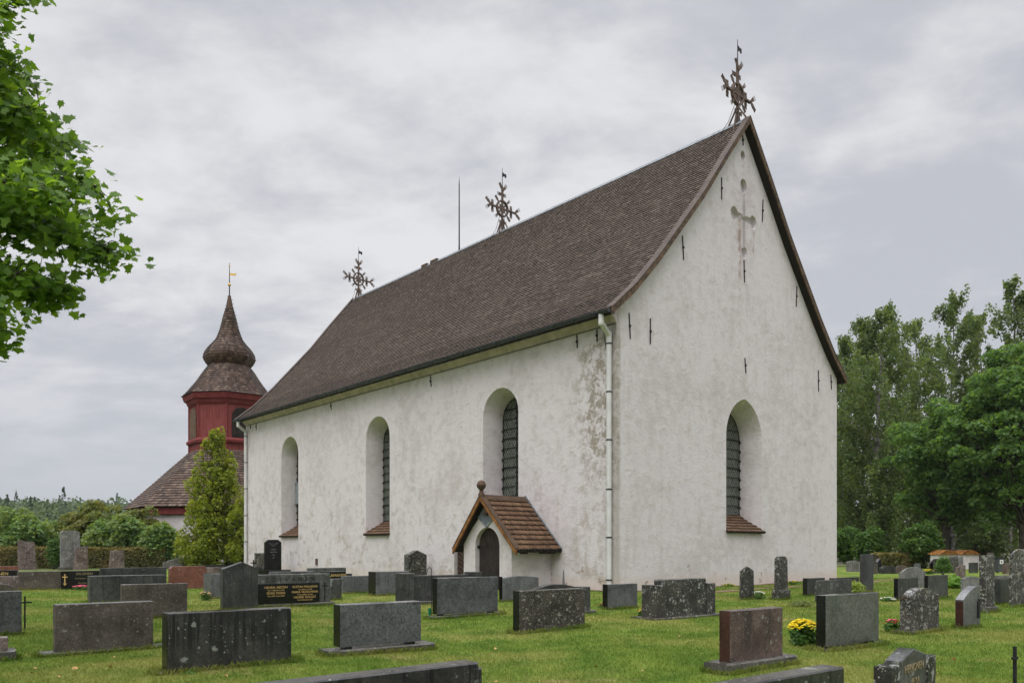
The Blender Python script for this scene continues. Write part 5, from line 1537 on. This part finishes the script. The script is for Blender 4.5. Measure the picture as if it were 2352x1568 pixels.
# right: shrubs, maples, birches
RG = 'shrubs right of the church'
for px, D, top, w, lab, seed, mat in ((1950, 66, 1205, 2.0, 'bright green shrub right beside the church wall end', 41, 'lf_bush'), (1998, 64, 1212, 1.6, 'bright green shrub behind the slim anthracite pillar', 42, 'lf_bush'),
                                 (2118, 60, 1202, 1.55, 'green shrub between the two pale trunks, before the boundary wall', 43, 'lf_bush')):
    p = at(px, YH, D); h = EYE + (YH - top) * D / FOC
    lobe_tree('shrub', lab, 'shrub', (p.x, p.y, 0), ell_lobes(w, w * .8, .2, h, 30, .3, .8, seed, .9), mat, .09, .7, .2, 560, OVAL, seed, group=RG, crown='foliage')
hp = (2020, 2118)
def low_hedge():
    global hp
hedge('low dark brownish hedge behind the far row of small stones', 2020, 2130, 60, 1272, 1.5, 9)
p = at(2167, YH, 46)
lobe_tree('clipped_bush', 'round clipped dark green bush among the far stones', 'bush', (p.x, p.y, 0), ell_lobes(.42, .42, .05, 1.0, 12, .22, .3, 5, .9), 'lf_darkmaple', .04, .3, .09, 3000, OVAL, 44, crown='foliage')

MG = 'dark green maples right of the church'
def maple(label, px, D, top, wid, low, n, seed, lf=.29):
    p = at(px, YH, D); h = EYE + (YH - top) * D / FOC
    lobe_tree('maple_tree', label, 'maple', (p.x, p.y, 0), ell_lobes(wid, wid * .85, low, h, int(n * 1.5), .55, 1.35, seed, .75), 'lf_darkmaple', .32, 3.4, lf, 290, OVAL, seed + 9, upper=.6, group=MG, spread=.8, shell=.6)
maple('dark green maple whose trunk stands behind the plastered wall', 2170, 66, 905, 4.8, 2.6, 60, 3)
maple('largest dark green maple, reaching out of the right edge of the picture', 2352, 60, 785, 6.4, 2.6, 105, 4)


def birch(label, px, D, top, wid, low, seed, dens=1.0, tr=.24):
    r = np.random.RandomState(seed)
    p = at(px, YH, D); h = EYE + (YH - top) * D / FOC
    root = empty('birch_tree', (p.x, p.y, 0)); tag(root, label, 'birch', 'birches behind the churchyard')
    mb = MB(); ph = r.rand() * 6
    sp = lambda z: Vector((.35 * math.sin(z * .22 + ph), .3 * math.cos(z * .19 + ph), z))
    zs = np.linspace(-.2, h * .95, 12); mb.tube([sp(z) for z in zs], [max(.02, tr * (1 - z / h) + .015) for z in zs], 8)
    parts = []
    nb_ = int(78 * dens)
    for k in range(nb_):
        f = (k + r.rand()) / nb_; z = low + (h - low) * f
        w = wid * (math.sin(math.pi * min(1, .22 + .70 * f)) ** .7) * (.45 + .75 * r.rand())
        if f > .93: w *= .6
        a = r.rand() * 6.283; st = sp(z - w * .5); en = sp(z) + Vector((w * math.cos(a), w * math.sin(a), w * .18 + .4 * r.rand()))
        pts = limb(mb, st, en, .05 * (1 - f) + .02, .008, r, .15, 4)
        for q in range(int((14 + 6 * r.rand()) * (1.15 - .4 * f))):
            t = .25 + .75 * r.rand(); i = min(3, int(t * 4)); b = pts[i].lerp(pts[i + 1], t * 4 - i)
            L = (.7 + 1.7 * r.rand()) * (1.25 - .6 * f); m = int(11 * L + 5)
            u = np.linspace(0, 1, m); drift = r.normal(size=2) * .22
            C = np.stack([b.x + drift[0] * u + r.normal(size=m) * .16, b.y + drift[1] * u + r.normal(size=m) * .16, b.z - L * u + .15 * r.normal(size=m)], 1)
            parts.append(leaves(C, np.tile(np.array([[0, -.5, .5]]), (m, 1)), .27, OVAL, r, 1.0))
    mb.build('trunk', M['birch_bark'], root, sharp=R(60))
    V, F, T = merge(parts); obj('crown', np_mesh(V, F, T), M['lf_birch'], root)


birch('tall birch with broad dense crown nearest the church gable', 2022, 80, 700, 7.0, 2.6, 1, 1.6, .3)
birch('birch with airy broken crown between the dense birch and the far right one', 2185, 86, 672, 6.6, 3.2, 2, 1.15)
birch('tallest thin-topped birch at the right edge above the maples', 2325, 84, 645, 5.6, 3.0, 3, 1.1)
birch('birch partly hidden behind the church gable end', 1938, 92, 775, 5.4, 2.0, 4, .9)
birch('birch beyond the right edge of the picture, only its outer twigs in view', 2440, 82, 690, 5.8, 2.4, 5, .9)
birch('shorter birch in the gap between the dense birch and the maple', 2108, 92, 730, 6.4, 2.0, 6, .9)
birch('birch behind the dense birch, filling the gap towards the gable', 1978, 90, 738, 5.6, 2.2, 8, .55)
birch('birch in the second row between the two tall birches', 2068, 94, 742, 5.8, 2.2, 9, .55)
birch('birch in the second row above the dark maples', 2252, 92, 718, 5.8, 2.6, 10, .6)
birch('low weeping birch with twigs hanging behind the plastered wall', 2265, 92, 980, 4.4, 1.6, 7, .9)


# the maple that hangs into the picture from the left, close to the eye
def near_maple():
    r = np.random.RandomState(21)
    base = Vector((-12.2, 11.8, 0)); root = empty('maple_tree', base)
    tag(root, 'bright green maple with leafy boughs hanging in from the upper left', 'maple')
    mb = MB(); parts = []
    fork_ = Vector((.2, .1, 4.2)); mb.tube([(0, 0, -.2), (0, 0, .2), (.1, 0, 2.2), fork_, (.3, .2, 8.5), (.4, .2, 12)], [.42, .33, .28, .24, .14, .04], 10)
    def bough(tip, start_z, w, dens):
        tip = Vector(tip) - base; st = Vector((.2, .1, start_z))
        mid = st.lerp(tip, .5) + Vector((0, 0, .5))
        pts = [st, st.lerp(mid, .5) + Vector((0, 0, .25)), mid, mid.lerp(tip, .5) + Vector((0, 0, .12)), tip]
        mb.tube(pts, [.075, .055, .04, .022, .008], 6)
        L = (tip - st).length
        for k in range(int(dens * L * 10.5)):
            t = .25 + .78 * r.rand() ** .7; t = min(t, 1.0); i = min(3, int(t * 4)); b = pts[i].lerp(pts[i + 1], t * 4 - i)
            d = Vector((r.normal() * .8, r.normal(), r.normal() * .55 - .05)); d.normalize()
            q = b + d * (w * (1.15 - .78 * t) * (.35 + .65 * r.rand())); q.z -= .12 * r.rand()
            mb.tube([b, b.lerp(q, .6) + Vector((0, 0, .05)), q], [.010, .007, .004], 4)
            m = int(8 + 5 * r.rand())
            C = np.array(q)[None, :] + r.normal(size=(m, 3)) * np.array([.14, .14, .09])
            C2 = np.array(b.lerp(q, .65))[None, :] + r.normal(size=(m // 2, 3)) * np.array([.14, .14, .10])
            C = np.concatenate([C, C2]); n = len(C)
            N = np.tile(np.array([[.2, -.75, .75]]), (n, 1))
            parts.append(leaves(C, N, .125, MAPLE, r, .6, None, .1))
    for px, py, D, sz, w, dn in BOUGHS: bough(at(px, py, D), sz, w, dn)
    mb.build('trunk', M['bark'], root, sharp=R(60))
    V, F, T = merge(parts); obj('crown', np_mesh(V, F, T), M['lf_maple'], root)


BOUGHS = [(60, -30, 11.2, 9.0, 1.1, 1.0), (-20, 95, 10.6, 8.6, 1.1, 1.0), (45, 165, 11.8, 8.3, 1.1, 1.0), (105, 255, 10.8, 7.8, 1.1, 1.1), (172, 335, 11.6, 7.4, 1.1, 1.2),
          (90, 330, 12.6, 7.2, 1.2, 1.1), (215, 425, 11.0, 7.0, 1.1, 1.2), (120, 450, 10.0, 6.6, 1.1, 1.1), (150, 500, 12.2, 6.6, 1.1, 1.2), (252, 572, 11.4, 6.3, .95, 1.2),
          (50, 505, 11.0, 6.0, 1.0, 1.1), (135, 665, 11.2, 5.2, .85, 1.1), (50, 625, 10.6, 5.0, .85, 1.1), (30, 675, 12.0, 5.0, .9, 1.0), (-20, 765, 11.0, 4.5, .75, 1.0), (-40, 705, 10.2, 4.6, .8, .9),
          (55, -70, 11.6, 9.4, 1.1, 1.1), (-15, 40, 10.4, 8.8, 1.1, 1.1), (-60, -20, 11.6, 9.0, 1.2, 1.0), (60, 250, 12.2, 8.0, 1.1, 1.0),
          (-300, 100, 13.0, 8.5, 1.6, .5), (-900, 300, 11.5, 7.0, 2.0, .5), (-1100, 550, 11, 6.0, 1.8, .5), (-600, -200, 12.5, 10.0, 1.8, .4)]
near_maple()


# ------------------------------------------------------------------ small planting
def clump(name, label, cat, px, yb, h, w, leafm, lsz, nl, flowers=(), tmpl=OVAL, seed=1, z=0.0):
    r = np.random.RandomState(seed); X, D = gp(px, yb, z); o = empty(name, (X, D, z)); tag(o, label, cat)
    d = r.normal(size=(nl, 3)); d /= np.linalg.norm(d, axis=1, keepdims=True); q = r.rand(nl) ** .5
    C = np.stack([d[:, 0] * w * q, d[:, 1] * w * q, h * (.08 + .82 * r.rand(nl) * np.sqrt(np.clip(1 - .75 * q * np.abs(d[:, 0]), 0, 1)))], 1)
    N = np.stack([C[:, 0] / w, C[:, 1] / w - .3, np.full(nl, .9)], 1)
    V, F, T = leaves(C, N, lsz, tmpl, r, .6)
    mb = MB()
    for k in range(9): mb.tube([(0, 0, -.03), (r.normal() * w * .4, r.normal() * w * .4, h * .7)], [.006, .003], 4)
    mb.build('stems', M['lf_plant'], o)
    obj('foliage', np_mesh(V, F, T), M[leafm], o)
    for mat, n, fs, zlo in flowers:
        fb = MB()
        for k in range(n):
            a = r.rand() * 6.283; u = w * 1.02 * r.rand() ** .5; zt = h * (zlo + (1.02 - zlo) * math.sqrt(max(0, 1 - .8 * (u / w) ** 2)) * (.8 + .2 * r.rand()))
            s = fs * (.75 + .5 * r.rand()); x, y = u * math.cos(a), u * math.sin(a)
            fb.lathe([(s * .15, zt - s * .5), (s * .9, zt - s * .05), (s, zt + s * .15), (s * .45, zt + s * .35), (s * .1, zt + s * .2)], 6, (x, y), r.rand())
        fb.build('blossom', M[mat], o)
    return o


clump('flower_plant', 'rounded bush of bright yellow flowers beside the greenish grey slab', 'flowers', a5(795), Y(1225), .45, .235, 'lf_plant', .07, 900, (('fl_yellow', 190, .024, .45),), seed=3)
clump('flower_plant', 'pink blossoms in front of the black polished stone with gold cross', 'flowers', a1(745), Y(716), .2, .28, 'lf_plant', .07, 260, (('fl_pink', 34, .04, .5),), seed=4)
clump('flower_plant', 'peach roses beside the short grey stone with pale end', 'flowers', a2(318), Y(812), .32, .17, 'lf_plant', .05, 300, (('fl_peach', 22, .03, .3),), seed=5)
clump('flower_plant', 'small red flowers by the slab at the church corner', 'flowers', a4(508), Y(876), .12, .1, 'lf_plant', .05, 90, (('fl_red', 16, .025, .3),), seed=6)
clump('flower_plant', 'reddish flowers at the left end of the rough black lichened stone', 'flowers', a4(880), Y(955), .17, .1, 'lf_plant', .06, 110, (('fl_red', 8, .025, .4), ('fl_yellow', 6, .02, .4)), seed=7)
clump('flower_plant', 'pale roses with dark leaves between the peaked stone and the obelisk', 'flowers', a5(390), Y(798), .25, .2, 'lf_darkmaple', .06, 260, (('fl_white', 12, .04, .45),), seed=8)
clump('flower_plant', 'red-leaved plant with pink flowers left of the lichen-mottled arched stone', 'flowers', a6(368), Y(1096), .24, .19, 'lf_plant', .06, 240, (('fl_red', 14, .024, .3), ('fl_pink', 7, .03, .7)), seed=9)
clump('flower_plant', 'white flowers at the foot of the dark streaked slab', 'flowers', a6(318), Y(818), .13, .24, 'lf_plant', .06, 200, (('fl_white', 22, .03, .3),), seed=10)
clump('flower_plant', 'yellow flowers in the far row beside the black arched stone', 'flowers', a6(696), Y(570), .35, .28, 'lf_plant', .08, 200, (('fl_yellow', 26, .05, .3),), seed=11)
clump('flower_plant', 'low yellow flowers at the foot of the gable wall left of the peaked stone', 'flowers', a5(105), Y(684), .14, .3, 'lf_plant', .07, 120, (('fl_yellow', 20, .03, .3),), seed=21)
clump('flower_plant', 'low yellow flowers at the wall foot right of the obelisk', 'flowers', a5(700), Y(660), .16, .4, 'lf_plant', .07, 150, (('fl_yellow', 30, .03, .3),), seed=22)
clump('hosta_plant', 'broad-leaved light green hosta between dark slabs', 'plant', a6(925), Y(698), .55, .42, 'lf_hosta', .2, 200, seed=12)
clump('fern_plant', 'yellow-green fern above the mottled dark slab', 'plant', a5(1265), Y(745), .5, .38, 'lf_fern', .16, 420, tmpl=BLADE, seed=13)
clump('weed_tuft', 'dry green tuft of weeds left of the greenish grey slab', 'plant', a5(780), Y(862), .18, .42, 'lf_olive', .10, 500, tmpl=BLADE, seed=14)
clump('weed_tuft', 'tiny weed tuft at the foot of the wet black slab', 'plant', a2(168), Y(1500), .07, .10, 'lf_plant', .05, 80, tmpl=BLADE, seed=15)
X, D = gp(a4(160), 1372); o = empty('lupin_plant', (X, D, 0)); tag(o, 'single dark lupin spike standing against the white wall', 'plant')
mb = MB(); mb.tube([(0, 0, -.05), (0, 0, .5), (.01, 0, .92)], [.012, .01, .004], 5); mb.build('stem', M['lf_plant'], o)
r = np.random.RandomState(2); fb = MB()
for k in range(70):
    f = k / 70; a = k * 2.4; rr = .045 * (1 - f * .8); z = .42 + .5 * f
    fb.lathe([(.004, z - .012), (.014 * (1.2 - f), z), (.004, z + .014)], 5, (rr * math.cos(a), rr * math.sin(a)))
fb.build('blossom', M['fl_blue'], o)
C = np.stack([r.normal(size=40) * .1, r.normal(size=40) * .1, .12 + .25 * r.rand(40)], 1); V, F, T = leaves(C, np.tile(np.array([[0, -.3, 1.]]), (40, 1)), .1, OVAL, r, .5); obj('foliage', np_mesh(V, F, T), M['lf_plant'], o)

# plastered boundary wall with mossy tile caps, wheeled bin
p = at(2154, YH, 58); q = at(2246, YH, 60)
bw = empty('boundary_wall', (p.x, p.y, 0), math.atan2(q.y - p.y, q.x - p.x)); tag(bw, 'low pale plastered wall with orange mossy caps, right background', 'wall')
LW = (q - p).length
mb = MB(); mb.box((0, 0, -.2), (LW * .46, .6, 1.08)); mb.box((LW * .465, -.08, -.2), (LW, .66, 1.06)); mb.build('wall', M['plaster_porch'], bw)
for x0, x1, zb in ((-.1, LW * .475, 1.09), (LW * .49, LW + .12, 1.07)):
    mb = MB(); n = 12
    pts = [(x0 + (x1 - x0) * k / n, zb + .34 * math.sin(math.pi * k / n) ** 1.15 + .01) for k in range(n + 1)]
    mb.prism([(x0, zb)] + pts + [(x1, zb)], 'y', -.2, .8); mb.build('tile_cap', M['moss_roof'], bw)
X, D = gp(a6(1325), Y(556)); o = empty('wheeled_bin', (X, D, 0), .2); tag(o, 'grey wheeled rubbish bin with white label among the stones', 'bin')
mb = MB(); mb.loft([(-.22, -.25, .06), (.22, -.25, .06), (.22, .25, .06), (-.22, .25, .06)], [(-.28, -.32, .92), (.28, -.32, .92), (.28, .32, .92), (-.28, .32, .92)]); mb.build('body', M['bin'], o, bevel=.02)
mb = MB(); mb.box((-.31, -.36, .925), (.31, .37, .99)); mb.build('lid', M['bin_lid'], o, bevel=.02)
for sx in (-1, 1):
    mb = MB(); mb.tube([(sx * .2, .25, .1), (sx * .27, .25, .1)], .1, 14); mb.build('wheel', M['bin_lid'], o)
mb = MB(); mb.box((-.13, -.322, .58), (.13, -.315, .84)); lb = mb.build('label', M['sticker'], o)
mb = MB(); mb.box((-.04, -.328, .66), (.04, -.323, .76)); mb.build('pictogram', M['letter_dark'], lb)

# earthen path along the gable
mb = MB(); prof = []
for k in range(40):
    x = -1.0 + 22.0 * k / 39
    yb = -2.35 + .14 * math.sin(x * .9) + .08 * math.sin(x * 2.3); w = .30 + .12 * math.sin(x * 1.7 + 1)
    prof.append((x, yb, w))
vs = []; fs = []
for x, yb, w in prof:
    for s in (-1, 1):
        g = np.array([CX, CY]) + x * VV + (yb + s * w / 2) * UU
        vs.append((g[0], g[1], float(gh(g[0], g[1])) + .02))
for k in range(39): fs.append((2 * k, 2 * k + 2, 2 * k + 3, 2 * k + 1))
mb.add(vs, fs); pm = mb.build('path', M['path']); tag(pm, kind='structure')

mb = MB()
for (x0, y0, x1, y1, nx_, ny_) in ((-.02, 3.3, -.02, -.3, -1, 0), (-.3, -.02, 16.9, -.02, 0, -1)):
    vs = []; n = 40
    for k in range(n + 1):
        t = k / n; w = .22 + .10 * math.sin(k * 1.3) + .06 * math.sin(k * 3.1)
        for d in (0, w):
            g = np.array([CX, CY]) + (x0 + (x1 - x0) * t + nx_ * d) * VV + (y0 + (y1 - y0) * t + ny_ * d) * UU
            vs.append((g[0], g[1], float(gh(g[0], g[1])) + .024))
    mb.add(vs, [(2 * k, 2 * k + 2, 2 * k + 3, 2 * k + 1) for k in range(n)])
tag(mb.build('gravel_strip', M['path']), kind='structure')


# fallen leaves
def fallen():
    r = np.random.RandomState(77); src = None
    mt = plain('dry_leaf', (0.42, 0.25, 0.09), 0.7, 0.25, 20)
    for zx, zy, fx in ((180, 1430, a1), (335, 1430, a1), (280, 1475, a1), (535, 1510, a1), (1010, 1415, a1), (1060, 1330, a1), (685, 1440, a1), (515, 1500, a2), (1255, 1555, a3), (900, 1450, a4),
                       (1215, 1135, a4), (455, 1418, a4), (1260, 1250, a3), (770, 1480, a6), (1080, 1420, a6), (930, 1350, a6)):
        X, D = gp(fx(zx), Y(zy), .03)
        if src is None:
            V, F, T = leaves(np.zeros((1, 3)), np.array([[0, 0, 1.]]), .07, MAPLE, r, .2, None, .25)
            src = obj('fallen_leaf', np_mesh(V, F), mt); o = src
        else:
            o = src.copy(); COL.objects.link(o)
        o.location = (X, D, .045); o.rotation_euler = (r.normal() * .4 + .3, r.normal() * .3, r.rand() * 6); o.scale = [.8 + .5 * r.rand()] * 3
        tag(o, 'small dry yellow-brown leaf fallen on the lawn', 'fallen leaf', 'fallen leaves scattered on the lawn')


fallen()
# ------------------------------------------------------------------ grass blades on the near lawn
def grass():
    r = np.random.RandomState(9)
    n = 620000
    D0, D1 = 4.6, 44.0
    D = D0 * (D1 / D0) ** r.rand(n); X = (-.78 + 1.56 * r.rand(n)) * D
    # keep clear of the church and its path
    q = np.stack([X - CX, D - CY], 1); lx_ = q @ VV; ly_ = q @ UU
    keep = ~((lx_ > -.28) & (ly_ > -.28)) & ~((np.abs(ly_ + 2.35) < .17) & (lx_ > -1) & (lx_ < 21))
    X, D = X[keep], D[keep]; n0 = len(X); tall = np.ones(n0)
    for bx, by, ph, s0, s1, t0, t1 in BASES:                              # the mower leaves longer grass against the stones
        if by > 30: continue
        per = 2 * (s1 - s0) + 2 * (t1 - t0); m = int(per * 420 * min(1, (11 / by)))
        u = r.rand(m) * per; off = np.abs(r.normal(size=m)) * .035
        a_, b_ = s1 - s0, t1 - t0
        px = np.where(u < a_, s0 + u, np.where(u < a_ + b_, s1 + off, np.where(u < 2 * a_ + b_, s0 + u - a_ - b_, s0 - off)))
        py = np.where(u < a_, t0 - off, np.where(u < a_ + b_, t0 + u - a_, np.where(u < 2 * a_ + b_, t1 + off, t0 + u - 2 * a_ - b_)))
        X = np.concatenate([X, bx + px * math.cos(ph) - py * math.sin(ph)]); D = np.concatenate([D, by + px * math.sin(ph) + py * math.cos(ph)])
        tall = np.concatenate([tall, 1.5 + 1.0 * r.rand(m)])
    n = len(X)
    sc = np.clip(D / 10.0, .75, 3.2)
    h = (.020 + .026 * r.rand(n)) * (1 + .2 * np.clip(sc - 1, 0, 1)) * tall; w = .0030 * sc * (.8 + .5 * r.rand(n))
    a = r.rand(n) * 6.283; dxx, dyy = np.cos(a), np.sin(a)
    ln = h * (.25 + .6 * r.rand(n)); b = r.rand(n) * 6.283
    z0 = gh(X, D) - .004
    V = np.empty((n, 4, 3))
    V[:, 0] = np.stack([X - dxx * w, D - dyy * w, z0], 1); V[:, 1] = np.stack([X + dxx * w, D + dyy * w, z0], 1)
    mx, my = X + np.cos(b) * ln * .4, D + np.sin(b) * ln * .4
    V[:, 2] = np.stack([mx + dxx * w * .8, my + dyy * w * .8, z0 + h * .62], 1)
    V[:, 3] = np.stack([X + np.cos(b) * ln, D + np.sin(b) * ln, z0 + h], 1)
    F = np.arange(n * 4).reshape(n, 4)
    tag(obj('grass', np_mesh(V.reshape(-1, 3), F, r.rand(n)), M['blade']), 'short mown green lawn grass with dry patches', 'grass', kind='stuff')


grass()


# ------------------------------------------------------------------ damp air
def haze():
    mb = MB(); mb.box((-1700, -140, -3), (1700, 1560, 60))
    m = bpy.data.materials.new('haze'); m.use_nodes = True; nt = m.node_tree; nt.nodes.clear()
    v = nt.nodes.new('ShaderNodeVolumePrincipled'); v.inputs['Color'].default_value = (0.86, 0.90, 0.95, 1); v.inputs['Density'].default_value = 0.00012
    v.inputs['Anisotropy'].default_value = 0.0
    o = nt.nodes.new('ShaderNodeOutputMaterial'); nt.links.new(v.outputs[0], o.inputs['Volume'])
    tag(mb.build('haze', m), 'thin damp haze of a rainy day', 'haze', kind='stuff')


haze()
